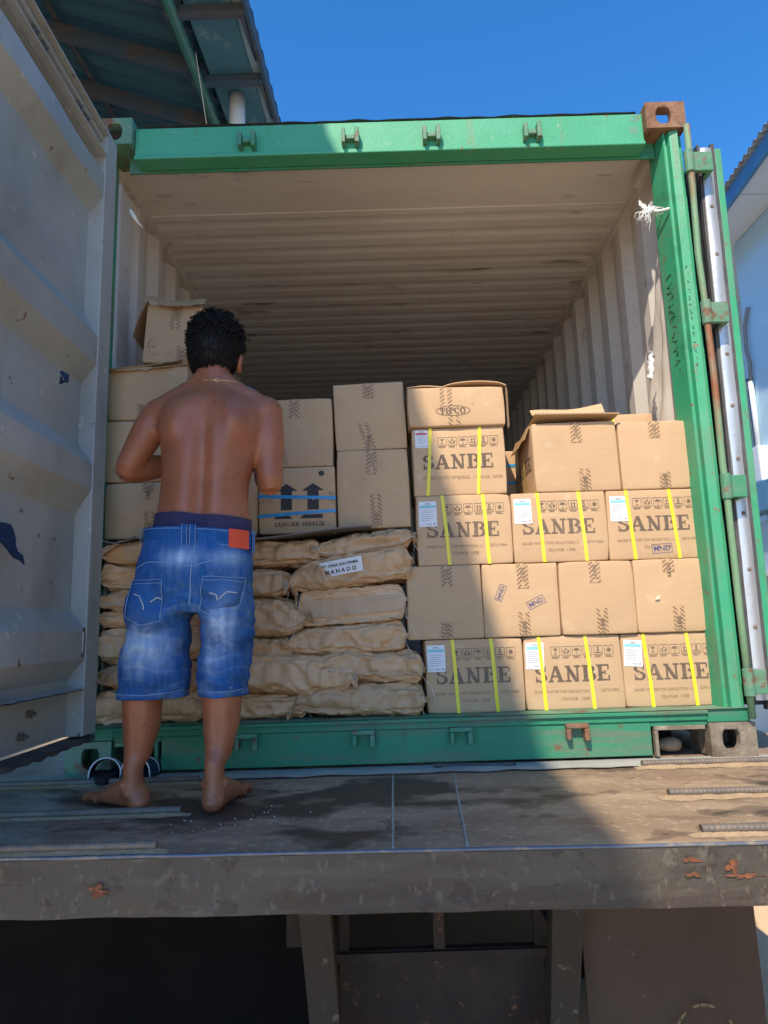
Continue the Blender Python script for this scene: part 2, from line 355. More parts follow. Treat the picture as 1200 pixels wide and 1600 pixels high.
# ------------------------------------------------------------------ lettering
def stroke_arc(cx, cy, rx, ry, a0, a1, w, n=14, w1=None):
    w1 = w if w1 is None else w1
    out = []
    for i in range(n+1):
        a = R(a0+(a1-a0)*i/n); ww = w+(w1-w)*abs(math.cos(a))
        out.append(((cx+(rx-ww/2)*math.cos(a), cy+(ry-w/2)*math.sin(a)), (cx+(rx+ww/2)*math.cos(a), cy+(ry+w/2)*math.sin(a))))
    return [[out[i][0], out[i][1], out[i+1][1], out[i+1][0]] for i in range(n)]
def rect(x0, y0, x1, y1): return [(x0, y0), (x1, y0), (x1, y1), (x0, y1)]
def diag(x0, y0, x1, y1, w): return [(x0-w/2, y0), (x0+w/2, y0), (x1+w/2, y1), (x1-w/2, y1)]
def slab(ch):
    """heavy slab serif capitals, 1 high; polygons and advance width"""
    t, S, n = .10, .23, .12                              # serif thickness, thick stem, thin stem
    P = []
    if ch == 'S':
        P += stroke_arc(.36, .745, .235, .205, 25, 270, .11, 16, .2) + stroke_arc(.36, .275, .245, .225, 90, -155, .11, 16, .21)
        P += [rect(.545, .66, .63, 1.0), rect(.05, 0, .135, .36)]; w = .72
    elif ch == 'A':
        P += [diag(.14, t, .42, 1, n), diag(.72, t, .46, 1, S), rect(.24, .30, .62, .40), rect(0, 0, .30, t), rect(.52, 0, .94, t)]; w = .94
    elif ch == 'N':
        P += [rect(.12, t, .12+n, 1-t), rect(.66, 0, .66+n, 1-t), [(.06, 1-t), (.30, 1-t), (.78, 0), (.55, 0)], rect(0, 0, .36, t), rect(0, 1-t, .30, 1), rect(.54, 1-t, .90, 1)]; w = .92
    elif ch in 'BDPRGCOQ':
        if ch in 'BDPR':
            P += [rect(.10, t, .10+S, 1-t), rect(0, 0, .40, t), rect(0, 1-t, .40, 1)]
        if ch == 'B':
            P += stroke_arc(.42, .755, .24, .198, 90, -90, .10, 12, .21) + stroke_arc(.44, .29, .27, .24, 90, -90, .10, 12, .22); w = .80
        elif ch == 'D':
            P += stroke_arc(.40, .5, .38, .45, 90, -90, .10, 16, .22); w = .90
        elif ch in 'PR':
            P += stroke_arc(.42, .73, .26, .22, 90, -90, .10, 12, .2); w = .76
            if ch == 'R': P += [diag(.74, 0, .5, .46, .2), rect(.62, 0, .86, t)]; w = .86
        elif ch in 'CG':
            P += stroke_arc(.44, .5, .33, .45, 48, 312, .10, 20, .22) + [rect(.66, .66, .75, 1.0)]; w = .84
            if ch == 'G': P += [rect(.58, .06, .78, .42), rect(.46, .38, .86, .46)]; w = .90
        else:
            P += stroke_arc(.44, .5, .33, .45, 0, 360, .10, 28, .22); w = .88
    elif ch in 'EL':
        P += [rect(.10, t, .10+S, 1-t), rect(0, 0, .76, t), rect(0, 1-t, .42 if ch == 'L' else .74, 1), rect(.67, t, .76, .33)]
        if ch == 'E': P += [rect(.10+S, .45, .52, .55), rect(.47, .36, .54, .45), rect(.47, .55, .54, .64), rect(.65, .70, .74, 1-t)]
        w = .80
    elif ch == 'I': P += [rect(.10, t, .10+S, 1-t), rect(0, 0, .43, t), rect(0, 1-t, .43, 1)]; w = .46
    elif ch == 'J': P += [rect(.22, .2, .22+S, 1-t), rect(.10, 1-t, .55, 1)] + stroke_arc(.19, .2, .15, .17, 0, -170, .1, 8, .16); w = .58
    elif ch == 'K': P += [rect(.10, t, .10+S, 1-t), rect(0, 0, .42, t), rect(0, 1-t, .42, 1), diag(.36, .40, .72, 1-t, n), diag(.70, t, .46, .56, S), rect(.56, 0, .92, t), rect(.58, 1-t, .90, 1)]; w = .94
    elif ch == 'T': P += [rect(.28, t, .28+S, 1-t), rect(.18, 0, .61, t), rect(0, 1-t, .79, 1), rect(0, .68, .09, 1-t), rect(.70, .68, .79, 1-t)]; w = .82
    elif ch == 'M': P += [rect(.10, t, .10+n, 1-t), rect(.80, t, .80+S*.9, 1-t), diag(.50, 0, .22, 1-t, .18), diag(.50, 0, .80, 1-t, .10), rect(0, 0, .32, t), rect(.70, 0, 1.1, t), rect(0, 1-t, .3, 1), rect(.74, 1-t, 1.1, 1)]; w = 1.14
    else: w = .4
    return P, w
def slab_text(mb, s, x, z, h, width=None, y=0, mi=0, gap=.06, dirx=(1, 0, 0), dirz=(0, 0, 1), org=(0, 0, 0), nrm=(0, -1, 0)):
    tot = sum(slab(c)[1]+gap for c in s)-gap
    k = 1 if width is None else width/(tot*h)
    dx, dz, og, nn = Vector(dirx), Vector(dirz), Vector(org), Vector(nrm)
    cx = 0; e = 0
    for c in s:
        P, w = slab(c)
        for p in P:
            e += 1
            vs = [og + dx*(x+(cx+q[0])*h*k) + dz*(z+q[1]*h) + nn*(y+.00004*(e % 12)) for q in p]
            mb.add(vs, [tuple(range(len(vs)))], mi)
        cx += w+gap
_font = {}
def font_text(mb, s, x, z, h, width=None, y=0, bold=0., mi=0, dirx=(1, 0, 0), dirz=(0, 0, 1), org=(0, 0, 0), nrm=(0, -1, 0), align=0):
    """the built-in sans letters, turned into flat faces"""
    key = (s, bold)
    if key not in _font:
        cu = bpy.data.curves.new('letters', 'FONT'); cu.body = s; cu.size = 1; cu.offset = bold; cu.resolution_u = 2; cu.fill_mode = 'FRONT'
        ob = bpy.data.objects.new('letters', cu); COL.objects.link(ob)
        me = bpy.data.meshes.new_from_object(ob.evaluated_get(bpy.context.evaluated_depsgraph_get()))
        _font[key] = ([v.co.copy() for v in me.vertices], [tuple(p.vertices) for p in me.polygons])
        bpy.data.objects.remove(ob); bpy.data.curves.remove(cu); bpy.data.meshes.remove(me)
    vs, fs = _font[key]
    x0 = min(v.x for v in vs); x1 = max(v.x for v in vs)
    kz = h/.70; kx = kz if width is None else width/(x1-x0)
    wd = (x1-x0)*kx
    dx, dz, og, nn = Vector(dirx), Vector(dirz), Vector(org), Vector(nrm)
    mb.add([og + dx*(x-align*wd+(v.x-x0)*kx) + dz*(z+v.y*kz) + nn*y for v in vs], fs, mi)

# ------------------------------------------------------------------ ground
g = MB().grid(lambda u, v: (-300+600*u, -300+600*v, -1.2), 4, 4)
mk('ground', g, M_ground, kind='structure')

# ------------------------------------------------------------------ trailer that carries the container
def edge_y(x): return -.852-.030*x                     # rear edge of the deck, slightly out of square
tr = thing('flatbed_trailer', 'dark steel trailer bed with peeling rear beam under the green container', 'trailer', (1.2, 2, -1.2))
X0, X1 = -.35, 2.75
deck = MB()
deck.prism([(X0, edge_y(X0)), (X1, edge_y(X1)), (X1, 7.0), (X0, 7.0)], -.06, -.004, 2)
mk('deck', deck, M_deck, tr)
dk = MB().grid(lambda u, v: (X0+(X1-X0)*u, edge_y(X0+(X1-X0)*u)+.0005+(1.05+edge_y(0)-edge_y(X0+(X1-X0)*u))*v, -.0035), 420, 150)
do = mk('deck_plate', dk, M_deck, tr)
wa = do.data.attributes.new('wet', 'FLOAT', 'POINT')
for i, p in enumerate(dk.v):
    n = noise.fractal(Vector((p.x*3.4, p.y*5.2, 3.3)), 1.0, 2.1, 5)
    n2 = noise.fractal(Vector((p.x*9, p.y*13, 7.7)), 1.0, 2.0, 3)
    b = .62*math.exp(-((p.x-1.10)/.34)**2-((p.y+.30)/.30)**2)+.50*math.exp(-((p.x-.62)/.28)**2-((p.y+.52)/.22)**2)+.25*math.exp(-((p.x-.2)/.4)**2-((p.y+.45)/.3)**2)
    edge_ = n*.85+n2*.40+b-.27
    d_ = .55*max(0, min(1, edge_/.05))+.42*max(0, min(1, (edge_-.22)/.06))
    wa.data[i].value = d_*.92
fb = MB()
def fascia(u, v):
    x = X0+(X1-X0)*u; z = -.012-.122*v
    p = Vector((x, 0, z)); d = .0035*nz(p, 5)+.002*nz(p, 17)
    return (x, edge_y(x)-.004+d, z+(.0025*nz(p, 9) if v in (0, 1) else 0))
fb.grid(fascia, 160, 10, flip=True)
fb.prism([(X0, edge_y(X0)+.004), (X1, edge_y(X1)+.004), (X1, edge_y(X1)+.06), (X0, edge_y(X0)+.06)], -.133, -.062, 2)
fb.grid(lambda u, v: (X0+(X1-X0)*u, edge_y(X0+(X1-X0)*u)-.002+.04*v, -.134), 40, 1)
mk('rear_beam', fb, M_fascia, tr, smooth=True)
random.seed(77)
def scab(cx, cz, rx, rz, name='rust_scab', seed=0):
    n = 34; m = MB(); pts = []
    for k in range(n):
        a = 2*PI*k/n; r_ = .62+.75*noise.noise(Vector((math.cos(a)*1.8+seed, math.sin(a)*1.8, seed*1.3)))+.25*noise.noise(Vector((math.cos(a)*6, math.sin(a)*6, seed)))
        pts.append((cx+rx*r_*math.cos(a), edge_y(cx)-.0082+.0006*(k % 2), cz+rz*r_*math.sin(a)))
    c_ = (cx, edge_y(cx)-.0086, cz)
    m.add(pts+[c_], [(k, (k+1) % n, n) for k in range(n)])
    return mk(name, m, M_scab, tr)
M_scab = mat('orange_rust', (.22, .075, .032), .85, 0, [(U(26), .40, .60, (.075, .048, .034), 10), (U(60), .52, .64, (.34, .12, .05), 8)], [(U(60), .7, 6)])
for (cx, cz, rx, rz, sd) in ((1.795, -.036, .034, .008, 1), (1.80, -.066, .022, .008, 2.2), (1.885, -.052, .016, .024, 3.1), (1.915, -.072, .045, .009, 4.4), (.482, -.076, .040, .016, 5.2)): scab(cx, cz, rx, rz, seed=sd)
eb = MB()                                              # worn steel nosing along the rear edge, its bluish reflection painted into the colour
eb.tube([(X0+(X1-X0)*i/60, edge_y(X0+(X1-X0)*i/60)-.001, -.0075+.0012*nz((i*.37, 1, 2), 1)) for i in range(61)], .0046, 8)
mk('edge_nosing', eb, mat('scuffed_steel_blue_reflection', (.13, .15, .19), .4, .3, [(U(25), .5, .7, (.32, .27, .20), 6), ((3, 30, 30), .55, .7, (.10, .13, .2), 5)]), tr, smooth=True)
sb = MB()
sb.grid(lambda u, v: (X0+(X1-X0)*u, -.105+.02*nz((u*30, 0, 3), 1)*(1-v)+.135*v, .002+.002*nz((u*40, v*3, 0), 1)), 120, 5)
mk('sill_strip', sb, M_strip, tr, smooth=True)
for (xa, xb) in ((1.152, 1.145), (1.356, 1.312)):
    w = MB().tube([(xa+(xb-xa)*i/24+.0015*nz((i, xa, 0), .9), -.11-(.775)*i/24, -.003) for i in range(25)], [.0035+.001*nz((i, 3, xa), .8) for i in range(25)], 6)
    mk('weld_seam', w, M_strip, tr, smooth=True)
def rebar(x0, x1, y0, y1, r=.0098):
    mb = MB(); n = int((x1-x0)/.012); pts = []
    L = 160
    o = len(mb.v); K = 10; nn = int((x1-x0)/.0032)
    for i in range(nn+1):
        f = i/nn; x = x0+(x1-x0)*f; y = y0+(y1-y0)*f
        for k in range(K):
            a = 2*PI*k/K; ph = (i % 4)
            rr = r*(1.0+(.16 if (i+(k % 5)) % 4 == 0 else 0))
            mb.v.append(Vector((x, y+rr*math.cos(a), r*.9+rr*math.sin(a))))
    for i in range(nn):
        for k in range(K):
            mb.f.append([i*K+k, i*K+(k+1) % K, (i+1)*K+(k+1) % K, (i+1)*K+k]); mb.mi.append(0)
    mb.f.append(list(range(K))); mb.mi.append(0); mb.f.append([nn*K+k for k in range(K)]); mb.mi.append(0)
    return mk('rebar_cleat', mb, M_rebar, tr, smooth=True)
CLEATS = [(-.33, .507, -.125, -.125), (-.33, .566, -.535, -.528), (-.33, .603, -.832, -.845), (1.99, 2.72, -.098, -.108), (1.915, 2.72, -.505, -.515), (1.851, 2.72, -.85, -.872)]
for a in CLEATS: rebar(*a)
for i, (xa, xb, ya, yb) in enumerate(CLEATS):          # spilt sand banked against the cleats
    n = 70
    def sandf(u, v, xa=xa, xb=xb, ya=ya, yb=yb, i=i):
        x = xa-.03+(xb-xa+.06)*u; yc = ya+(yb-ya)*u
        w = (.018+.026*abs(nz((x*9, i*5, 0), 1)))*(1.5 if i > 2 else .8)
        if i in (2, 5): w = min(w, .02)
        y = yc+.004-(w+.012)*v
        return (x, y, -.0025+(.010*(1-v)**1.5+.004*nz((x*30, y*30, i), 1))*(1 if 0 < v < 1 else .2)*min(1, u*25, (1-u)*25))
    mk('sand_bank', MB().grid(sandf, n, 5, flip=True), M_sand, tr, smooth=True)['kind'] = 'stuff'
# chassis behind the rear beam
ch = MB()
ch.prism([(.845, -.134), (.945, -.134), (.985, -.70), (.90, -.70)], -.36, -.30, 1)
mk('frame_bracket', ch, M_under2, tr, bevel=.004)
ch = MB().prism([(1.62, -.134), (1.725, -.134), (1.655, -.655), (1.575, -.655)], -.36, -.30, 1)
mk('frame_bracket', ch, M_under2, tr, bevel=.004)
for (x0, x1) in ((.86, 1.06), (1.50, 1.665)):
    mk('bumper_stub', MB().tube([(x0, -.36, -.69), (x1, -.36, -.69)], .03, 12), M_rust, tr, smooth=False, bevel=.003)
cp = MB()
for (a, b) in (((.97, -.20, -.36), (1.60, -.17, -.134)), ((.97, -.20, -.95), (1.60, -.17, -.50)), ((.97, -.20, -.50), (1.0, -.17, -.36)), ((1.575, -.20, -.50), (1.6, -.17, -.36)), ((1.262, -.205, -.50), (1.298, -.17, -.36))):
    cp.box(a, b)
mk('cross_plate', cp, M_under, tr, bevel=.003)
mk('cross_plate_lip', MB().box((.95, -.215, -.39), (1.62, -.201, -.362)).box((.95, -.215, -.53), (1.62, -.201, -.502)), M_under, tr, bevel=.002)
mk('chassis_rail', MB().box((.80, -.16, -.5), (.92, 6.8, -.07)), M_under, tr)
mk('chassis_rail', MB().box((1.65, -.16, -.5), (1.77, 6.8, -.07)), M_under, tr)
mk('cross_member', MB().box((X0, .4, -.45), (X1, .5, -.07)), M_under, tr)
def flap_panel(x0, x1, y, z0, z1, seed):
    return MB().grid(lambda u, v: (x0+(x1-x0)*u, y+.012*math.sin(u*5+seed)*v+.006*nz((u*4, v*4, seed), 1), z1+(z0-z1)*v), 16, 12).grid(lambda u, v: (x0+(x1-x0)*u, y+.01+.012*math.sin(u*5+seed)*v+.006*nz((u*4, v*4, seed), 1), z1+(z0-z1)*v), 16, 12, flip=True)
mk('mud_flap', flap_panel(1.70, 2.215, -.30, -1.05, -.135, 0), M_flap, tr, smooth=True)['label'] = 'dusty brown mud flap'
mk('mud_flap', flap_panel(-.60, .86, .10, -1.17, -.065, 2), M_black, tr, smooth=True)['label'] = 'black flap added for the shade under the left of the deck'  # added black sheet, stands in for the dark under the deck
mk('light_block_plate', MB().box((-.6, 2.3, -1.19), (2.9, 2.34, -.07)), M_black, tr)  # added plate, blocks the bright ground beyond the chassis
mk('lamp_bracket', MB().box((1.93, -.42, -.185), (2.70, -.34, -.136)), M_under2, tr, bevel=.004)
cb = MB().tube([(1.72+.2*t, -.37-.01*math.sin(t*9), -.165-.125*math.sin(PI*t)**.8-.02*nz((t*3, 0, 0), 1)) for t in [i/20 for i in range(21)]], .006, 6)
mk('hanging_cable', cb, M_rubber, tr, smooth=True)
rg = MB()
for k in range(26):
    a0 = 2*PI*k/26
    if nz((k*.7, 4, 1), 1) < -.12: continue
    rg.add([(2.03+r*math.cos(a)*.09, -.318, -.735+r*math.sin(a)*.11) for a in (a0, a0+.2) for r in (1, 1.07)], [(0, 1, 3, 2)])
mk('worn_ring_mark', rg, mat('faded_yellow_paint', (.19, .165, .08), .8), tr)['kind'] = 'stuff'
# wheels in the dark
for (x0, x1) in ((-.15, .45), (1.95, 2.55)):
    w = MB()
    prof = [(.20, 0), (.48, 0), (.52, .04), (.52, .26), (.48, .30), (.20, .30)]
    n = 40
    for (r, o) in prof:
        for k in range(n):
            a = 2*PI*k/n; w.v.append(Vector((x0+o*2, 1.2+r*math.cos(a), -.68+r*math.sin(a))))
    for j in range(len(prof)):
        for k in range(n):
            a, b = j*n, ((j+1) % len(prof))*n
            w.f.append([a+k, a+(k+1) % n, b+(k+1) % n, b+k]); w.mi.append(0)
    mk('tyre', w, M_black, tr, smooth=False)

# ------------------------------------------------------------------ the container
W, H, D = 2.438, 2.591, 6.058
ct = thing('shipping_container', 'green twenty foot shipping container with its doors open and cargo inside', 'container', (0, 0, 0))
def casting(x0, z0, mirror, top, mats):
    """hollow corner casting with an oval hole in the end face and open holes in the others"""
    w, h, d, t = .162, .118, .178, .03
    mb = MB(); n = 24
    cx, cz = x0+(w-.089 if not mirror else .089), z0+(.063 if not top else h-.060)
    hole = []
    for k in range(n):
        a = 2*PI*k/n; c, s = math.cos(a), math.sin(a)
        hole.append((cx+.031*math.copysign(abs(c)**.95, c), cz+.040*math.copysign(abs(s)**.80, s)))
    def onrect(k):
        a = 2*PI*k/n; c, sn = math.cos(a), math.sin(a); best = 9; side = None
        for (lim, comp, sd) in (((x0+w-cx) if c > 0 else (x0-cx), c, 'r' if c > 0 else 'l'), ((z0+h-cz) if sn > 0 else (z0-cz), sn, 't' if sn > 0 else 'b')):
            if abs(comp) > 1e-6 and lim/comp < best: best = lim/comp; side = sd
        return (cx+c*best, cz+sn*best), side
    out = [onrect(k) for k in range(n)]
    cor = {'rt': (x0+w, z0+h), 'tl': (x0, z0+h), 'lb': (x0, z0), 'br': (x0+w, z0)}
    vs = [(p[0], 0, p[1]) for p, _ in out]+[(p[0], 0, p[1]) for p in hole]+[(p[0], t, p[1]) for p in hole]
    fs = []
    for k in range(n):
        j = (k+1) % n; key = out[k][1]+out[j][1]
        if key in cor:
            vs.append((cor[key][0], 0, cor[key][1])); fs.append((k, len(vs)-1, j, n+j, n+k))
        else: fs.append((k, j, n+j, n+k))
        fs.append((n+k, n+j, 2*n+j, 2*n+k))
    mb.add(vs, fs)
    mb.box((x0, .0005, z0), (x0+.022, d, z0+h)); mb.box((x0+w-.022, .0005, z0), (x0+w, d, z0+h))
    mb.box((x0+.0225, .0005, z0), (x0+w-.0225, d, z0+.020))
    if top:
        mb.box((x0+.0225, .0005, z0+h-.024), (x0+w-.0225, .05, z0+h)); mb.box((x0+.0225, .13, z0+h-.024), (x0+w-.0225, d, z0+h))
    else:
        mb.box((x0+.0225, .0005, z0+h-.024), (x0+w-.0225, d, z0+h))
    if top: pass
    else: mb.box((x0+.0225, d-.02, z0+.0205), (x0+w-.0225, d, z0+h-.0245))
    return mk('corner_casting', mb, mats, ct, bevel=.004)
casting(W-.162, H-.118, False, True, M_rust)['label'] = 'rusty bare top corner casting'
casting(0, H-.118, True, True, M_greenold)
casting(W-.162, 0, False, False, M_dust)['label'] = 'dusty brown bottom corner casting'
casting(0, 0, True, False, M_greenold)
# top header
hd = MB().box((.165, .030, 2.432), (W-.165, .095, 2.563)).box((.165, .018, 2.414), (W-.165, .095, 2.4315)).box((.165, .045, 2.564), (W-.165, .12, 2.574))
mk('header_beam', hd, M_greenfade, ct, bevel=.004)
hd = MB().box((.12, .0955, 2.404), (W-.10, .106, 2.50))
mk('header_seal_rail', hd, M_greendark, ct, bevel=.003)  # darker green puts the shade under the header into the rail
hg = MB()                                             # torn strip of gutter along the top of the header
hg.grid(lambda u, v: (.2+2.05*u, .028+.05*v, 2.572+.008*nz((u*22, v, 7), 1)*(1-v)), 90, 1)
mk('gutter_lip', hg, M_rubber, ct)
for x in (.633, 1.058, 1.392, 1.806):                   # lock bar keepers on the header
    z = 2.478
    k = MB().box((x-.036, -.012, z-.034), (x-.020, .0295, z+.030)).box((x+.018, -.012, z-.036), (x+.036, .0295, z+.034)).box((x-.0195, .004, z-.010), (x+.0175, .0295, z+.010))
    mk('bar_keeper', k, M_greenold, ct, bevel=.003)
gm = MB()
font_text(gm, 'G', 2.222, 2.525, .030, y=-.0293, dirx=(1, 0, 0), bold=.02)
for k in range(3): gm.add([(2.216+.012*k, .0293, 2.470), (2.224+.012*k, .0293, 2.470), (2.224+.012*k, .0293, 2.503), (2.216+.012*k, .0293, 2.503)], [(0, 1, 2, 3)])
mk('stencil_mark', gm, mat('faded_grey_stencil', (.14, .28, .22), .7), ct)['kind'] = 'stuff'
# bottom sill
sl = MB()
xs0, xs1 = .335, 2.072
sl.box((.165, .006, .128), (W-.165, .10, .165)); sl.box((xs0, .012, .012), (xs1, .10, .1275))
sl.box((.163, -.004, .150), (W-.163, .0055, .1635)); sl.box((W-.1645, .008, .1195), (W-.012, .10, .165)); sl.box((.012, .008, .1195), (.1645, .10, .165))
sl.box((.1635, .014, .110), (xs0-.001, .10, .1275)); sl.box((xs1+.001, .014, .110), (W-.1635, .10, .1275))
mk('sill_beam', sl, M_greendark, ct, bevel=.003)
sl = MB().grid(lambda u, v: (.02+2.40*u, -.002+.11*v, .1665+.0015*nz((u*50, v*4, 2), 1)), 120, 3)
mk('sill_plate', sl, M_greenold, ct, smooth=True)
for (a, b, c) in ((.172, .325, -1), (2.082, 2.262, 1)):   # fork pocket frames
    p = MB().box((a, .004, .098), (b, .030, .112)).box(((b-.012) if c < 0 else a, .004, .008), (b if c < 0 else a+.012, .030, .0975))
    mk('pocket_frame', p, M_dust if c > 0 else M_greenold, ct, bevel=.002)
mk('pocket_back', MB().box((.165, .35, .005), (W-.165, .36, .16)), M_under, ct)
for x in (.641, 1.053, 1.396, 1.806):
    z = .108
    k = MB().box((x-.040, -.022, z+.008), (x+.040, .0115, z+.024)).box((x-.040, -.022, z-.030), (x-.024, .0115, z+.0075)).box((x+.022, -.026, z-.034), (x+.040, .0115, z+.0075))
    mk('bar_keeper', k, M_greenold if x < 1.6 else M_rust, ct, bevel=.004)
# posts
z0, z1 = .1205, H-.120
pm = MB()
pm.prism([(2.336, .150), (2.350, .036), (2.357, .030), (2.361, .046), (2.367, .046), (2.371, .022), (2.404, .013), (2.407, .05), (2.432, .05), (2.432, .150)], z0, z1, 2)
mk('corner_post', pm, M_green, ct, bevel=.002)
mk('corner_post', MB().box((.006, .012, z0), (.056, .150, z1)), M_green, ct, bevel=.003)
mk('post_liner', MB().box((.02, .151, z0+.05), (.064, .30, z1-.06)), M_inner, ct, bevel=.012)
# scrawled chalk numbers down the right post
scr = MB(); random.seed(5)
for col in range(2):
    z = 1.86
    while z > 1.44:
        x = 2.340 if col == 0 else 2.378; pts = []
        for k in range(5):
            xx = x+random.uniform(-.001, .011 if col else .005)
            pts.append((xx, 0.0185 if col else .1485-(xx-2.336)*8.143-.0022+(.0005 if col else 0)-.048*0, z+random.uniform(-.012, .012)))
        scr.tube(pts, .0011, 4); z -= random.uniform(.026, .036)
mk('marker_scrawl', scr, M_inkblk, ct)['kind'] = 'stuff'
# floor, walls, roof of the box
mk('floor', MB().box((.04, .102, .13), (W-.04, D-.03, .165)), M_ply, ct)
def corr_wall(xin, sgn):
    """vertical corrugation: trapezoids 36 mm deep, standing out at the top where the sheet meets the rail"""
    mb = MB(); y = .15; prof = []
    while y < D-.15:
        prof += [(y, 0), (y+.072, 0), (y+.140, .036), (y+.210, .036)]; y += .278
    prof = [(.14, .0)]+prof+[(D-.05, 0)]
    vs = [(xin+sgn*d, yy, z) for z in (.16, 2.475) for yy, d in prof]; n = len(prof)
    mb.add(vs, [(i, i+1, n+i+1, n+i) for i in range(n-1)])
    mb.add([(xin+sgn*(d+.003), yy, z) for z in (.16, 2.475) for yy, d in prof], [(i+1, i, n+i, n+i+1) for i in range(n-1)])
    return mb
mk('wall_sheet', corr_wall(2.392, 1), M_inner, ct); mk('wall_sheet', corr_wall(.046, -1), M_inner, ct)
for x in (2.382, .010):
    mk('top_rail', MB().box((x, .155, 2.47), (x+.046, D, 2.535)), M_inner, ct, bevel=.004)
mk('rail_gusset', MB().box((2.340, .171, 2.44), (2.385, .36, 2.504)), M_inner, ct, bevel=.01)
for (x0, x1) in ((W-.045, W-.002), (.002, .045)):
    mk('bottom_rail', MB().box((x0, .18, .02), (x1, D, .1295)), M_green, ct)
rf = MB(); prof = [(.107, 2.505), (.30, 2.505), (.301, 2.509), (.56, 2.509), (.561, 2.505)]; y = .60
while y < D-.2:
    prof += [(y, 2.505), (y+.018, 2.5085), (y+.036, 2.510), (y+.054, 2.5085), (y+.072, 2.505)]; y += .1355
prof.append((D, 2.505)); n = len(prof)
for dz in (0, .003):
    rf.add([(x, yy, z+dz) for x in (.03, W-.03) for yy, z in prof], [((i, i+1, n+i+1, n+i) if dz == 0 else (i+1, i, n+i, n+i+1)) for i in range(n-1)])
mk('roof_sheet', rf, M_ceil, ct)
mk('end_wall', MB().box((.04, D-.03, .13), (W-.04, D, 2.53)), M_inner, ct)

# ------------------------------------------------------------------ left door, swung out at a right angle
ld = thing('container_door', 'grey inside face of the left container door swung open towards the viewer', 'door', (.09, -.05, .145))
XF, Y0, Y1, ZB, ZT = .131, -.062, -1.235, .160, 2.412
fr = MB()
fr.box((XF-.076, Y0-.105, ZB), (XF, Y0, ZT)); fr.box((XF-.076, Y1, ZB), (XF, Y1+.08, ZT))
mk('door_frame', fr, M_grey, ld, bevel=.004)
def door_prof():
    P = [(2.285, -.058)]
    for (zs, zp0, zp1, ze) in ((2.283, 2.212, 2.120, 2.058), (1.622, 1.520, 1.430, 1.374) if 0 else (1.640, 1.560, 1.455, 1.380), (1.160, 1.085, .992, .905), (.575, .505, .412, .345)):
        P += [(zs, -.058), (zp0, -.004), (zp1, -.004), (ze, -.058)]
    P += [(ZB+.004, -.058)]
    return P
dp = MB(); P = door_prof(); n = len(P); ny = 40
fz = []
for i in range(n-1):
    k = max(1, int((P[i][0]-P[i+1][0])/.03))
    for j in range(k): fz.append((P[i][0]+(P[i+1][0]-P[i][0])*j/k, P[i][1]+(P[i+1][1]-P[i][1])*j/k))
fz.append(P[-1]); nzv = len(fz)-1
def panel(u, v):
    z, d = fz[int(round(v*nzv))]; y = Y0-.106+(Y1+.081-(Y0-.106))*u
    return (XF+d+(.006*nz((0, y*2, z*2), 2)+.004*nz((3, y*6, z*6), 1))*min(1, 6*u), y, z)
dp.grid(panel, 48, nzv)
mk('door_panel', dp, M_grey, ld)
mk('door_panel_back', MB().box((XF-.076, Y1+.081, ZB+.002), (XF-.072, Y0-.106, 2.30)), M_green, ld)
tp = MB().box((XF-.055, Y1+.081, 2.355), (XF-.012, Y0-.1055, ZT)).box((XF-.011, Y1+.081, 2.375), (XF+.012, Y0-.1055, 2.382)).box((XF-.06, Y1+.081, 2.288), (XF-.030, Y0-.1055, 2.3545)).box((XF-.029, Y1+.09, 2.288), (XF+.006, Y0-.1055, 2.295))
mk('top_rail', tp, M_grey, ld, bevel=.002)
for i in range(11):
    y = Y0-.17-.10*i
    mk('rail_bolt', MB().ball((XF-.012, y, 2.395), (.006, .008, .008), 8, 5), M_bolt, ld, smooth=True)
for y in (-.31, -.37, -.62, -.68):
    mk('wing_bolt', MB().box((XF-.030, y-.012, 2.322), (XF-.008, y-.004, 2.346)).box((XF-.030, y+.004, 2.318), (XF-.010, y+.010, 2.350)).tube([(XF-.03, y, 2.334), (XF, y, 2.334)], .004, 6), M_bolt, ld)
lg = MB()
lg.grid(lambda u, v: (XF-.058+.064*v, Y0-.106-1.04*u, .322+.004*nz((u*26, 1, 5), 1)*v-.006*v), 60, 2); lg.grid(lambda u, v: (XF-.058+.064*v, Y0-.106-1.04*u, .318+.004*nz((u*26, 1, 5), 1)*v-.006*v), 60, 2, flip=True)
mk('bottom_ledge', lg, M_grey, ld)
gk = MB()
gk.grid(lambda u, v: (XF-.06+.062*v, Y0-.01-1.16*u, ZB-.005-.012*abs(nz((u*14, 1, 9), 1))*v), 80, 2); gk.grid(lambda u, v: (XF-.06+.062*v, Y0-.01-1.16*u, ZB-.02-.012*abs(nz((u*14, 1, 9), 1))*v), 80, 2, flip=True)
gk.grid(lambda u, v: (XF+.002, Y0-.01-1.16*u, ZB-.005-.012*abs(nz((u*14, 1, 9), 1))-.015*v), 80, 1)
mk('bottom_gasket', gk, M_rubber, ld)
for (y, z) in ((-.42, .265), (-.46, .205), (-.80, .265), (-.84, .205)):
    mk('ledge_bolt', MB().tube([(XF-.058, y, z), (XF-.044, y, z)], .012, 6).tube([(XF-.044, y, z), (XF-.032, y, z)], .006, 6), M_bolt, ld)
for (y, z) in ((-.30, .93), (-.40, .93), (-.31, .80), (-.41, .80), (-.32, .66), (-.42, .66), (-.52, .86), (-.53, .72)):
    mk('rivet', MB().ball((XF-.057, y, z), (.004, .006, .006), 8, 4), M_bolt, ld)
rs = MB()
for (y0, y1, z0, z1) in ((-.172, -.190, .505, .515), (-.172, -.180, .430, .505), (-.176, -.196, .418, .430)):
    rs.box((XF-.0035, y1, z0), (XF-.002, y0, z1))
mk('rust_scab', rs, M_rust, ld, bevel=.001)
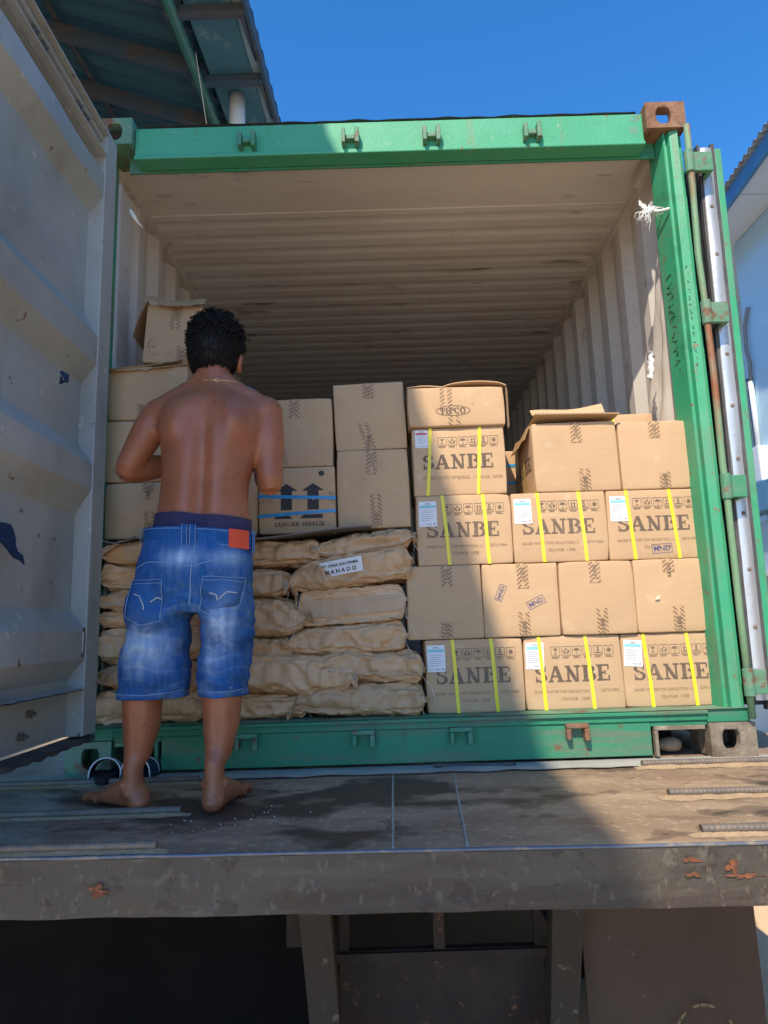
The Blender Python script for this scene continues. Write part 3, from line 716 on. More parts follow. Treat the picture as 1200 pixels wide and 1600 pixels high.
mk('name_plate', MB().box((XF-.0038, -.189, .437), (XF-.0022, -.181, .500)), M_plastic, ld)
for z in (.35, .95, 1.6, 2.2):
    mk('hinge', MB().box((.03, -.06, z-.05), (.062, -.0, z+.05)).tube([(.035, -.03, z-.06), (.035, -.03, z+.06)], .016, 10), M_greenold, ld)
# rag and torn tag caught in the door
lt = MB().tube([(XF-.004, -.43, 1.325), (XF+.012, -.425, 1.312), (XF+.016, -.432, 1.292), (XF+.004, -.44, 1.285), (XF+.002, -.437, 1.305)], [.006, .010, .007, .009, .004], 6)
tag(mk('cloth_scrap', lt, M_ragblue, smooth=True), 'small knotted dark scrap stuck to the middle of the grey door', 'rag')
rb = MB().grid(lambda u, v: (XF-.02+.05*v*(1-.3*u)+.02*nz((u*3, v*3, 2), 1), -.64-.16*(1-u)+.02*v, .80-.065*v-.05*u*v+.015*nz((u*4, v*4, 9), 1)), 10, 8)
rb.grid(lambda u, v: (XF-.024+.05*v*(1-.3*u)+.02*nz((u*3, v*3, 2), 1), -.64-.16*(1-u)+.02*v, .80-.065*v-.05*u*v+.015*nz((u*4, v*4, 9), 1)), 10, 8, flip=True)
tag(mk('hanging_rag', rb, M_ragblue, smooth=True), 'dark navy rag sticking out from the lower part of the grey door', 'rag')

# ------------------------------------------------------------------ right door, folded back along the side
rd = thing('container_door', 'green right container door folded back edge on with a white gasket strip', 'door', (2.53, .12, .15))
def lean(p):                                           # the open door hangs slightly out of plumb
    return Vector((p.x+.035*(p.z-.15)/2.3-.012, p.y, p.z))
RY = .06
mk('door_slab', MB().box((2.548, RY, .165), (2.578, RY+1.15, 2.415)), M_green, rd, bevel=.004, warp=lean)
mk('gasket', MB().grid(lambda u, v: (2.462-.006*nz((u*30, 0, 1), 1)*v+.012*v, RY-.012+.02*v, .17+2.28*u), 90, 2).box((2.476, RY-.004, .165), (2.486, RY+.03, 2.43)).box((2.532, RY-.006, .15), (2.547, RY+.03, 2.432)), M_rubber, rd, warp=lean)
mk('gasket_retainer', MB().grid(lambda u, v: (2.487+.044*v+.002*nz((u*14, v*2, 1), 1), RY-.010-.003*nz((u*9, v, 3), 1)-.004*math.sin(PI*v), .185+2.225*u), 120, 4, flip=False).box((2.4875, RY-.006, .185), (2.531, RY+.03, 2.41)), M_alu, rd, warp=lean, smooth=True)
for i in range(11):
    z = 2.355-.212*i
    mk('retainer_bolt', MB().tube([(2.509, RY-.012, z), (2.509, RY-.016, z)], .008, 10).ball((2.509, RY-.016, z), (.0065, .003, .0065), 8, 5), M_dust, rd, warp=lean)
mk('seal_core', MB().box((2.4765, RY+.0305, .165), (2.5475, RY+1.14, 2.40)), M_rubber, rd, warp=lean)
for z in (2.305, 1.655, .965, .255):
    hb = MB().tube([(2.426, -.012, z-.048), (2.426, -.012, z+.048)], .0195, 14).box((2.440, -.016, z-.042), (2.500, .006, z+.042)).box((2.478, .0065, z-.042), (2.500, RY-.02, z+.042))
    mk('hinge', hb, M_greenold, rd, bevel=.003, warp=lambda p: lean(p) if p.x > 2.45 else p)
pin = MB().tube([(2.432, -.012, 2.47), (2.428, -.012, 2.2), (2.418, -.014, 1.9), (2.424, -.012, 1.7), (2.426, -.012, 1.4), (2.420, -.014, 1.05), (2.424, -.012, .92), (2.422, -.012, .5), (2.424, -.012, .13)], .0125, 12)
mk('hinge_rod', pin, mat('rust_streaked_green', (.16, .30, .17), .6, 0, [((10, 10, 1.6), .47, .58, (.26, .10, .045), 8), (U(5), .5, .7, (.24, .30, .20), 6, .6)], [(U(40), .3, 5)]), rd, smooth=True)

# ------------------------------------------------------------------ cartons
def rounded_grid(w, d, h, r, nu, nv, nw):
    """box shell with r rounded edges, subdivided so that it can be dented"""
    mb = MB()
    def rnd(p):
        c = Vector((max(-w/2+r, min(w/2-r, p[0])), max(-d/2+r, min(d/2-r, p[1])), max(r, min(h-r, p[2]))))
        q = Vector(p)-c
        if q.length < 1e-9: return Vector(p)
        k = max(abs(q.x), abs(q.y), abs(q.z))
        return c+q.normalized()*r if k > r*.99 else Vector(p)
    def axis(a, b, n): return [a, a+r*.5, a+r]+[a+r+(b-a-2*r)*i/n for i in range(1, n)]+[b-r, b-r*.5, b]
    ax, ay, az = axis(-w/2, w/2, nu), axis(-d/2, d/2, nv), axis(0, h, nw)
    def sheet(A, B, f, flip):
        o = len(mb.v)
        for b in B:
            for a in A: mb.v.append(rnd(f(a, b)))
        m = len(A)
        for j in range(len(B)-1):
            for i in range(m-1):
                q = [o+j*m+i, o+j*m+i+1, o+(j+1)*m+i+1, o+(j+1)*m+i]
                mb.f.append(q[::-1] if flip else q); mb.mi.append(0)
    sheet(ax, az, lambda a, b: (a, -d/2, b), False); sheet(ax, az, lambda a, b: (a, d/2, b), True)
    sheet(ay, az, lambda a, b: (-w/2, a, b), True); sheet(ay, az, lambda a, b: (w/2, a, b), False)
    sheet(ax, ay, lambda a, b: (a, b, 0), True); sheet(ax, ay, lambda a, b: (a, b, h), False)
    return mb
class Carton:
    def __init__(s, label, x0, x1, z0, z1, y0=.10, d=.30, rz=0, ry=0, seed=1, group='cardboard cartons stacked in the container', warp=1.0, rx=0):
        s.w, s.d, s.h = x1-x0, d, z1-z0; s.seed = seed; s.wk = warp
        s.o = thing('cardboard_box', label, 'box', ((x0+x1)/2, y0+d/2, z0), group, rot=(rx, ry, rz))
        s.tapes = 0
        mk('carton', rounded_grid(s.w, s.d, s.h, .006, 12, 10, 12), M_card, s.o, smooth=True, warp=s.wp)
    def wp(s, p):
        w, d, h = s.w, s.d, s.h
        u, v, t = p.x/(w/2), p.y/(d/2), (p.z-h/2)/(h/2)
        q = [max(0, 1-u*u), max(0, 1-v*v), max(0, 1-t*t)]
        b = Vector((u*.004*q[1]*q[2], v*.0045*q[0]*q[2], t*.003*q[0]*q[1]))
        k = s.wk; sd = s.seed*3.1
        n = Vector((nz(p, 5, sd), nz(p, 5, sd+9), nz(p, 5, sd+17)))*.0035*k
        n += Vector((0, nz(p, 14, sd+3), nz(p, 14, sd+5)))*.0012*k
        n.z *= .5 if p.z > .02 else 0
        for ci, (a_, b_, c_) in enumerate(((-1, -1, 1), (1, -1, 1), (-1, -1, 0), (1, -1, 0))):   # bruised corners
            dd = (p-Vector((a_*w/2, b_*d/2, c_*h))).length
            am = .012*k*max(0, nz((ci*7.3, sd, 1), 1)+.12)
            if dd < .05: n += Vector((-a_*.8, -b_*.6, (1-2*c_)*.5))*am*(1-dd/.05)
        return p+b+n
    F = property(lambda s: -s.d/2)
    def tape(s, x, top=True, bottom=True, lt=.078, lb=.078, tilt=0, w=.046, label=True):
        for (on, sg, ln) in ((top, 1, lt), (bottom, -1, lb)):
            if not on: continue
            m = MB(); tw = w
            def f(u, v, sg=sg, ln=ln):
                zz = ln*v
                xx = x+(u-.5)*tw+tilt*zz*sg
                xx += .0025*nz((u*9, 3, sg), 1)*(1 if v > .95 else 0)
                z = s.h-zz-.004 if sg > 0 else zz+.004
                return (xx, s.F-.0010-.0006*(sg > 0), z)
            m.grid(f, 4, 8, flip=sg > 0, uvfn=lambda u, v, ln=ln: (u, ln*v))
            if sg > 0:
                m.grid(lambda u, v: (x+(u-.5)*tw, s.F+.004-.004*math.cos(v*PI/2)*0+.10*v, s.h+.0012), 4, 3, uvfn=lambda u, v: (u, -.1*v))
                m.grid(lambda u, v: (x+(u-.5)*tw, s.F-.0016+.006*v, s.h-.004+.0052*v), 4, 2, uvfn=lambda u, v: (u, -.01*v))
            t = mk('tape_strip', m, M_tape, s.o, smooth=True, warp=s.wp)
            if label:
                tm = MB(); zc = s.h-.062 if sg > 0 else .012
                slab_text(tm, 'SANBE', zc-.006, -x-.0065-tilt*.03*sg, .0135, .056, y=.0022, dirx=(0, 0, 1), dirz=(-1, 0, 0), org=(0, s.F, 0))
                o = mk('tape_print', tm, M_ink, None, warp=s.wp)
                o.parent = t
    def straps(s, xs, m=M_yel, lean_=0, wd=.013):
        for x in xs:
            b = MB()
            b.grid(lambda u, v: (x+(u-.5)*wd+lean_*(v-.5)*s.h, s.F-.0024, .001+(s.h-.001)*v), 2, 16)
            b.grid(lambda u, v: (x+(u-.5)*wd+lean_*.5*s.h, s.F-.0024+(s.d+.004)*v, s.h+.0018), 2, 8)
            b.grid(lambda u, v: (x+(u-.5)*wd-lean_*.5*s.h, s.F-.0024+(s.d+.004)*v, -.0004), 2, 2, flip=True)
            mk('strap', b, m, s.o, smooth=True, warp=s.wp)
    def hstraps(s, zs, m=M_blue, wd=.013):
        for (za, zb) in zs:
            b = MB().grid(lambda u, v: (-s.w/2-.0015+(s.w+.003)*u, s.F-.0026, za+(zb-za)*u+(v-.5)*wd), 16, 2)
            b.grid(lambda u, v: (-s.w/2-.0022, s.F-.002+.1*u, za+(v-.5)*wd), 3, 2, flip=True)
            b.grid(lambda u, v: (s.w/2+.0022, s.F-.002+.1*u, zb+(v-.5)*wd), 3, 2)
            mk('strap', b, m, s.o, smooth=True, warp=s.wp)
    def print_(s, name, mb, m): return mk(name, mb, m, s.o, warp=s.wp)
    def label(s, x, z, w=.068, h=.098, head=M_teal, tilt=0):
        m = MB()
        def at(px, pz, yy): return (x+px*w+tilt*pz*h, s.F-yy, z+pz*h-tilt*px*w)
        m.grid(lambda u, v: at(u, v, .0014+.001*(u > .9)*(v < .1)), 3, 4)
        def q(a, b, c, d, yy, mi): m.grid(lambda u, v: at(a+(c-a)*u, b+(d-b)*v, yy), 2, 1, mi)
        q(.05, .74, .95, .84, .0020, 1); q(.35, .90, .65, .93, .0020, 3); q(.3, .865, .7, .88, .0020, 3)
        for k in range(6): q(.12, .62-.075*k, .88-.12*(k % 3), .635-.075*k, .0020, 3)
        for k in range(10):
            a = 2*PI*k/10; b_ = a+2*PI/10
            m.add([at(.86, .10, .0021), at(.86+.05*math.cos(a), .10+.034*math.sin(a), .0021), at(.86+.05*math.cos(b_), .10+.034*math.sin(b_), .0021)], [(0, 1, 2)], 2)
        q(.08, .07, .30, .085, .0020, 3); q(.42, .08, .72, .11, .0020, 3)
        mk('paper_label', m, [M_paper, head, M_redp, M_txt], s.o, warp=s.wp)
    def front(s, lot=('SANBE WATER FOR IRRIGATION 1L', 'GF3109A', '22JUN28  125B'), mnd=False, x0=.30, dz=0):
        """the printed long side: six handling symbols, big name, dot matrix lot lines"""
        w, h = s.w, s.h; L = -w/2; y = .0009
        m = MB(); F = (0, s.F, 0)
        slab_text(m, 'SANBE', L+.036, h*.395+dz, .058, w-.085, y=y, org=F)
        s.print_('printed_name', m, M_ink)
        m = MB(); c = .0345; zs = h*.745+dz
        icx = [L+w*.275+.0405*k for k in range(6)]
        e = [0]
        def poly(ps): e[0] += 1; m.add([(p[0], s.F-y-.00003*(e[0] % 9), p[1]) for p in ps], [tuple(range(len(ps)))])
        for k, xx in enumerate(icx):
            b = .0017; t = c
            for r_ in (rect(xx, zs, xx+t, zs+b), rect(xx, zs+t-b, xx+t, zs+t), rect(xx, zs+b, xx+b, zs+t-b), rect(xx+t-b, zs+b, xx+t, zs+t-b)): poly(r_)
            cx, cz = xx+t/2, zs+t/2
            if k == 0:
                poly([(cx-.009, cz+.010), (cx-.0015, cz+.0005), (cx+.0015, cz+.0005), (cx+.009, cz+.010)]); poly(rect(cx-.0012, cz-.008, cx+.0012, cz+.0005)); poly(rect(cx-.006, cz-.010, cx+.006, cz-.008))
            elif k == 1:
                for sg in (-1, 1): poly([(cx+sg*.0105, cz+.005), (cx+sg*.007, cz+.002), (cx+sg*.002, cz-.006), (cx+sg*.002, cz-.0105), (cx+sg*.007, cz-.0095), (cx+sg*.0115, cz-.003)])
                for p in stroke_arc(cx, cz+.006, .0035, .0035, 0, 360, .0022, 10): poly(p)
            elif k == 2:
                pts = [(cx+.0115*math.cos(R(a)), cz+.001+.009*math.sin(R(a))) for a in range(0, 181, 20)]; poly(pts); poly(rect(cx-.0009, cz-.010, cx+.0009, cz+.001)); poly(rect(cx, cz-.0115, cx+.0045, cz-.0100))
            elif k == 3:
                for sg in (-1, 1):
                    xx2 = cx+sg*.0052; poly(rect(xx2-.0019, cz-.0065, xx2+.0019, cz+.004)); poly([(xx2-.0045, cz+.004), (xx2+.0045, cz+.004), (xx2, cz+.0112)])
                poly(rect(cx-.0115, cz-.0108, cx+.0115, cz-.0082))
            elif k == 4:
                poly(rect(cx-.0125, cz-.0112, cx+.0125, cz-.0078))
            else:
                poly([(cx+.0065*math.cos(R(a)), cz+.0065*math.sin(R(a))) for a in range(0, 360, 30)])
                for a in range(0, 360, 30): poly([(cx+.0075*math.cos(R(a-7)), cz+.0075*math.sin(R(a-7))), (cx+.0075*math.cos(R(a+7)), cz+.0075*math.sin(R(a+7))), (cx+.0115*math.cos(R(a)), cz+.0115*math.sin(R(a)))])
            for j in range(2): poly(rect(xx+.002+.002*j, zs-.0048-.0042*j, xx+t-.003-.004*((k+j) % 3), zs-.0030-.0042*j))
        font_text(m, '5', icx[4]+c/2, zs+.0125, .0165, y=y, bold=.03, org=F, align=.5)
        s.print_('handling_symbols', m, M_ink)
        m = MB(); z1 = h*.245+dz
        if len(lot) == 3:
            font_text(m, lot[0], L+.032, z1, .0105, w*.60, y=y, org=F); font_text(m, lot[1], L+w*.76, z1+.001, .0105, w*.18, y=y, org=F); font_text(m, lot[2], L+w*.36, z1-.026, .0105, w*.28, y=y, org=F)
        else: font_text(m, lot[0], L+.034, z1, .0115, w*.86, y=y, org=F)
        s.print_('lot_print', m, M_inkpale)['kind'] = 'stuff'
    def stamp(s, x, z, ang, w=.062, m=None):
        mb = MB(); c, sn = math.cos(ang), math.sin(ang); h = w*.46
        dx, dz = (c, 0, sn), (-sn, 0, c); og = (x, s.F, z)
        font_text(mb, 'MND', w*.09, h*.24, h*.54, w*.82, y=.0010, bold=.012, dirx=dx, dirz=dz, org=og)
        def q(a, b, cc, d): mb.add([Vector(og)+Vector(dx)*p[0]+Vector(dz)*p[1]+Vector((0, -.0009, 0)) for p in rect(a, b, cc, d)], [(0, 1, 2, 3)])
        b = .0018
        q(0, 0, w, b); q(0, h-b, w, h); q(0, b, b, h-b); q(w-b, b, w, h-b)
        s.print_('stamp', mb, m or M_inkblue)

Z = [.166, .436, .713, .985, 1.262]
rowx = [(1.286, 1.652), (1.655, 2.021), (2.024, 2.389)]
lab1 = ['printed box with two yellow straps in the bottom row beside the paper sacks', 'printed box with two yellow straps in the middle of the bottom row', 'printed box with two yellow straps in the bottom row beside the right post']
st1 = [(-.072, .072), (-.118, .060), (-.090, .072)]
for i, (a, b) in enumerate(rowx):
    c = Carton(lab1[i], a, b, Z[0], Z[1]-.002, .10+.004*i, .28, seed=i+1)
    c.front(dz=-.004*i); c.straps(st1[i], lean_=[-.05, -.055, -.06][i]); c.label(-c.w/2+[.006, .004, .004][i], c.h-.117, tilt=.03*i)
lab2 = ['plain tape sealed box in the second row at the left end, next to the sacks', 'box stamped twice with MND in slanted frames in the second row', 'plain tape sealed box in the second row, right of the twice stamped box', 'box with a torn pale spot on its face, second row beside the post']
row2 = [(1.226, 1.511), (1.513, 1.801), (1.804, 2.088), (2.091, 2.383)]
tx2 = [(.010, .004), (.012, .006), (-.004, .010), (-.012, .008)]
for i, (a, b) in enumerate(row2):
    c = Carton(lab2[i], a, b, Z[1], Z[2]-.002, .092+.004*(i % 2), .37, seed=i+11)
    c.tape(tx2[i][0], True, False, lt=[.078, .09, .078, .045][i]); c.tape(tx2[i][1], False, True, lb=[.060, .088, .092, .092][i])
    if i == 1: c.stamp(-.075, .132, R(66)); c.stamp(.030, .098, R(24), .07)
    if i == 3:
        t = MB(); pts = [(-.078, .118), (-.066, .128), (-.055, .139), (-.053, .120), (-.050, .106), (-.062, .108), (-.076, .104)]
        t.add([(p[0], c.F-.0015, p[1]) for p in pts], [tuple(range(len(pts)))])
        t.add([(p[0]-.006*(k % 2), c.F-.004-.006*(k % 3 == 0), p[1]+.004) for k, p in enumerate(pts[:4])], [(0, 1, 2, 3)])
        mk('torn_spot', t, mat('torn_paper_layer', (.62, .50, .36), .9), c.o)
lab3 = ['printed box with two yellow straps in the third row half in shadow', 'printed box with two yellow straps in the middle of the third row', 'strapped printed box with one MND stamp below the name, third row']
row3 = [(1.275, 1.640), (1.643, 2.007), (2.010, 2.376)]
st3 = [(-.072, .082), (-.074, .086), (-.096, .072)]
for i, (a, b) in enumerate(row3):
    c = Carton(lab3[i], a, b, Z[2], Z[3]-.002, .095+.003*i, .28, seed=i+21)
    c.front(dz=[0, .001, .003][i]); c.straps(st3[i], lean_=[-.06, -.045, -.07][i]); c.label(-c.w/2+[.010, .008, .012][i], c.h-.120)
    if i == 2: c.stamp(-.022, .020, R(3), .078)
c = Carton('printed box with a red headed label below the oval logo box', 1.270, 1.632, Z[3], Z[4]-.006, .10, .28, seed=31, ry=R(-.4))
c.front(lot=('SANBE D5 FG GF3J05SG  11JUN26  G05B',), dz=-.003); c.straps((-.118, .076), lean_=.075); c.label(-c.w/2+.012, c.h-.078, .050, .072, M_redp)
c = Carton('tall box with a lifted lid flap and side print standing in the sun, fourth row', 1.742, 2.074, Z[3], Z[4]+.002, .10, .37, seed=32, ry=R(-.3))
c.tape(.006, True, False, lt=.080); c.tape(.030, False, True, lb=.086, tilt=.02)
sp = MB()                                             # side print seen in sharp perspective
slab_text(sp, 'SANBE', .04, .10, .056, .29, y=.0012, dirx=(0, -1, 0), dirz=(0, 0, 1), org=(-c.w/2, .185, 0), nrm=(-1, 0, 0))
mk('printed_name', sp, M_ink, c.o, warp=c.wp)
for yy in (-.02, .10):
    mk('strap', MB().grid(lambda u, v: (-c.w/2-.002, yy+(u-.5)*.013, .002+(c.h-.002)*v), 2, 10, flip=True), M_yel, c.o, warp=c.wp)
mk('paper_label', MB().grid(lambda u, v: (-c.w/2-.0016, .13-.06*u+.02, .14+.1*v), 2, 2, flip=True), M_paper, c.o, warp=c.wp)
def sheet(fn, t=.003, nu=14, nv=8):
    m = MB(); m.grid(fn, nu, nv)
    m.grid(lambda u, v: Vector(fn(u, v))-Vector((0, 0, t)), nu, nv, flip=True)
    for (a, b) in (((0, 0), (1, 0)), ((1, 0), (1, 1)), ((1, 1), (0, 1)), ((0, 1), (0, 0))):
        m.grid(lambda u, v: Vector(fn(a[0]+(b[0]-a[0])*u, a[1]+(b[1]-a[1])*u))-Vector((0, 0, t*v)), 14, 1, flip=True)
    return m
hh = c.h
fl = mk('lid_flap', sheet(lambda u, v: (-c.w/2+.01+(c.w-.0)*u, -c.d/2-.030+.19*v, hh+.010+.020*(1-v)*(1-.35*u)+.010*math.sin(u*7)*(v > .5)+.012*u*v), .004), M_card, c.o)
fl2 = mk('lid_flap', sheet(lambda u, v: (-c.w/2+.004+(c.w-.045)*u, -c.d/2-.005+.030*v+.006*math.sin(u*5), hh+.030+(.026+.018*u)*v+.006*math.sin(u*6+1)), .004), M_card, c.o)
edge = MB().grid(lambda u, v: (-c.w/2+.012+(c.w-.02)*u, -c.d/2-.0306-.0008, hh+.011+.020*(1-.35*u)-.005*v), 30, 1, uvfn=lambda u, v: (v*.3+.62, u*.3), flip=True)
mk('tape_strip', edge, M_tape, c.o)
mk('side_flap', sheet(lambda u, v: (-c.w/2-.004-.022*v, -c.d/2+.02+.3*u, hh-.004-.055*v+.006*math.sin(u*8)), .003, 10, 4), M_cardin, c.o, smooth=True)
c = Carton('plain tape sealed box at the right end of the fourth row', 2.080, 2.362, Z[3], Z[4]-.004, .100, .37, seed=33)
c.tape(.000, True, False, lt=.066); c.tape(.026, False, True, lb=.062)
c = Carton('box behind the top right box with only its strapped upper edge showing', 2.085, 2.335, Z[4]-.001, Z[4]+.112, .37, .30, seed=34)
c.straps((-.055,))
# box with the oval mark, sagging over the one below
c = Carton('box with an oval logo and lifted lid on top of the strapped boxes', 1.258, 1.640, Z[4]-.004, 1.418, .085, .30, seed=35, warp=1.8)
c.tape(-.040, True, False, lt=.095, label=False, w=.050); c.tape(-.012, False, True, lb=.055, label=False, w=.052)
m = MB(); F = (0, c.F, 0); e = 0
def capsule(cx, cz, rx, rz, w):
    out = []
    for k in range(48):
        a = 2*PI*k/48; ps = []
        for rr in (0, w):
            for ang in (a, a+2*PI/48):
                cc, ss = math.cos(ang), math.sin(ang)
                ps.append((cx+(rx+rr)*math.copysign(abs(cc)**.85, cc), cz+(rz+rr)*math.copysign(abs(ss)**.95, ss)*(1-.1*abs(cc))))
        out.append([ps[0], ps[1], ps[3], ps[2]])
    return out
for p in capsule(-.016, .060, .064, .019, .0022): m.add([(q[0], c.F-.0022, q[1]) for q in p], [(0, 1, 2, 3)])
slab_text(m, 'TIPCO', -.066, .048, .024, .098, y=.0022, org=F)
for p in stroke_arc(.061, .086, .003, .003, 0, 360, .0009, 10): m.add([(q[0], c.F-.001, q[1]) for q in p], [(0, 1, 2, 3)])
c.print_('printed_logo', m, M_ink)
lift = lambda u: .020*math.sin(PI*max(0, min(1, (u-.38)/.62)))**.5 if u > .38 else .006*math.sin(u*9)
mk('lid_flap', sheet(lambda u, v: (-c.w/2-.004+(c.w+.012)*u, -c.d/2-.003+.29*v, c.h+.003+lift(u)*(1-.7*v)), .0035, 30, 6), M_card, c.o, smooth=True)
mk('loose_corner', MB().grid(lambda u, v: (c.w/2+.004+.012*u, -c.d/2-.003+.02*u, c.h-.004-(.170-.012*u)*v), 2, 6).grid(lambda u, v: (c.w/2+.016, -c.d/2+.017+.05*u, c.h-.004-.158*v), 2, 6), M_card, c.o)
# strapped box set deeper in, and the ones that carry it
for k in range(3):
    Carton(['plain box at the foot of the hidden second rank', 'plain box in the middle of the hidden second rank', 'plain box under the blue strapped box of the second rank'][k], 1.66, 1.98, .166+.272*k, .166+.272*(k+1)-.002, .50, .30, seed=40+k)
c = Carton('small box with two blue straps glimpsed in the gap behind the front boxes', 1.66, 1.98, .982, 1.256, .50, .28, seed=43)
c.hstraps(((.205, .207), (.125, .127)))
m = MB()
for xx in (-.005, .07): m.add([(xx-.028, c.F-.001, .145), (xx+.028, c.F-.001, .145), (xx+.028, c.F-.001, .19), (xx-.028, c.F-.001, .19)], [(0, 1, 2, 3)])
c.print_('printed_arrows', m, M_ink)

# cartons on the sacks, left half
YB = .12
c = Carton('plain box on the sacks, lower of the pair beside the oval logo box', .970, 1.254, .868, 1.182, YB, .37, seed=51, ry=R(-.6))
c.tape(-.004, True, False, lt=.098, tilt=0); c.tape(.012, False, True, lb=.130, tilt=.03)
c = Carton('tilted plain box on top of another, tallest of the boxes right of the man', .966, 1.250, 1.184, 1.462, YB+.01, .37, seed=52, ry=R(-1.6))
c.tape(-.002, True, False, lt=.064); c.tape(-.002, False, True, lb=.105, tilt=.28)
c = Carton('box with two big black arrows and two blue straps on the sacks', .660, .960, .856, 1.120, YB, .30, seed=53)
m = MB(); F = (0, c.F, 0)
for xx in (-.040, .064):
    m.add([(xx-.022, c.F-.0011, .092), (xx+.022, c.F-.0011, .092), (xx+.022, c.F-.0011, .170), (xx-.022, c.F-.0011, .170)], [(0, 1, 2, 3)])
    m.add([(xx-.044, c.F-.0012, .168), (xx+.044, c.F-.0012, .168), (xx, c.F-.0012, .198)], [(0, 1, 2)])
m.add([(-.086, c.F-.0011, .058), (.100, c.F-.0011, .058), (.100, c.F-.0011, .073), (-.086, c.F-.0011, .073)], [(0, 1, 2, 3)])
c.print_('printed_arrows', m, M_inkblk)
m = MB(); slab_text(m, 'JANGAN', -.088, .028, .0165, .098, y=.0011, org=F)
c.print_('printed_word', m, M_inkblk)
m = MB(); slab_text(m, 'DIBALIK', .020, .028, .0165, .088, y=.0011, org=F)
c.print_('printed_word', m, M_inkblk)
m = MB()
m.add([(.098+.012*math.cos(R(a)), c.F-.001, .236+.011*math.sin(R(a))) for a in range(0, 360, 24)], [tuple(range(15))])
c.print_('printed_dot', m, M_inkblk)
c.hstraps(((.150, .136), (.070, .086)))
for sx in (-1, 1):
    tm = MB().grid(lambda u, v: (sx*(c.w/2-.003-(.052 if sx < 0 else .022)*u), c.F-.0014, .115+.044*v+.006*u), 5, 3, uvfn=lambda u, v: (v, .06*u), flip=sx > 0)
    mk('tape_strip', tm, M_tape, c.o, warp=c.wp)
c = Carton('plain box with slanting lower tape stacked on the black arrow box', .661, .954, 1.122, 1.402, YB+.005, .37, seed=54)
c.tape(-.004, True, False, lt=.076); c.tape(-.050, False, True, lb=.112, tilt=.22)
c = Carton('narrow sliver of a box showing between the man and the black arrow box, lower', .420, .655, .856, 1.124, YB+.01, .37, seed=55)
c = Carton('narrow sliver of a box showing between the man and the slant taped box, upper', .420, .655, 1.126, 1.412, YB+.012, .37, seed=56)
c.tape(.03, True, False)
c = Carton('plain box lowest of the left stack behind the man, standing on the sacks', .058, .400, .856, 1.076, YB, .37, seed=57)
c.tape(.0, True, False, lt=.036); c.tape(.008, False, True, lb=.100)
c = Carton('plain box second from the bottom of the left stack, behind the arm', .052, .395, 1.080, 1.330, YB, .37, seed=58)
c = Carton('crumpled box with a crushed top edge third up in the left stack', .050, .374, 1.334, 1.556, YB, .37, seed=59, warp=2.4)
c.tape(-.020, False, True, lb=.062)
m = MB(); slab_text(m, 'SCO', .03, .11, .06, .20, y=.003, dirx=(0, 1, 0), org=(c.w/2, -c.d/2, 0), nrm=(1, 0, 0)); mk('printed_name', m, M_inkblk, c.o, warp=c.wp)
mk('crushed_flap', sheet(lambda u, v: (-c.w/2+.004+(c.w-.01)*u, -c.d/2-.016-.006*math.sin(u*11)+.2*v, c.h+.004-.030*(1-v)*(.55+.45*math.sin(u*2.2+.4))+.010*nz((u*9, v*5, 3), 1)+.022*u*(v < .3)), .004, 40, 10), M_cardin, c.o, smooth=True)
mk('crushed_flap', sheet(lambda u, v: (-c.w/2-.002+(c.w*.93)*u, -c.d/2-.006+.2*v, c.h+.014-.018*(1-v)+.010*nz((u*12, v*5, 8), 1)+.03*u*u*(1-v)), .003, 40, 8), M_card, c.o, smooth=True)
c = Carton('open tilted box with a hand drawn circle on top of the left stack', .172, .402, 1.572, 1.826, .135, .33, seed=60, ry=R(4.2), rz=R(3), warp=1.5)
c.tape(.010, True, False, lt=.105, w=.044); c.tape(.045, False, True, lb=.072, w=.044)
m = MB()
m.tube([(-.040+.052*math.cos(a)*1.05, c.F-.001, .072+.046*math.sin(a)*.9) for a in [2*PI*k/24 for k in range(25)]], .0008, 4)
m.tube([(-.074, c.F-.001, .062), (-.036, c.F-.001, .104), (-.036, c.F-.001, .038)], .0008, 4); m.tube([(-.088, c.F-.001, .070), (-.018, c.F-.001, .068)], .0008, 4)
mk('pen_drawing', m, M_inkblk, c.o)
mk('lid_flap', sheet(lambda u, v: (-c.w/2-.006+(c.w+.016)*u, -c.d/2-.004-.028*v, c.h+.034-.034*v-.012*math.sin(PI*u)+.004*math.sin(u*9)), .003, 20, 4), M_cardin, c.o, smooth=True)
mk('side_flap', sheet(lambda u, v: (-c.w/2-.004-.045*math.sin(v*1.4), -c.d/2+.01+.28*u, c.h+.02-.16*v), .003, 8, 8), M_cardin, c.o, smooth=True)
# folded cloth and grey board on the cargo
cl = MB().grid(lambda u, v: (.585+.075*u, .10+.12*v, 1.428+.030*math.sin(PI*u)+.012*nz((u*4, v*4, 2), 1)), 14, 10)
cl.grid(lambda u, v: (.585+.075*u, .10-.006*math.sin(PI*u), 1.400+(.028+.030*math.sin(PI*u)+.012*nz((u*4, 0, 2), 1))*v), 14, 3)
tag(mk('folded_cloth', cl, M_ragblue, smooth=True), 'bunched navy cloth lying on the boxes just right of the neck of the man', 'cloth')
gb = sheet(lambda u, v: (.44+.66*u, .045+.40*v, .853-.014*(1-v)*(1-u)-.012*math.sin(u*5)*(1-v)+.006*u), .005, 24, 6)
tag(mk('board_sheet', gb, M_greyboard), 'thin grey board lying between the sacks and the black arrow box', 'board')
gb = sheet(lambda u, v: (.075+.30*u, .03+.40*v, .848-.02*(1-v)*abs(math.sin(u*7))+.012*u), .004, 24, 6)
tag(mk('board_sheet', gb, M_greyboard), 'torn grey board on the left sacks below the left stack of boxes', 'board')
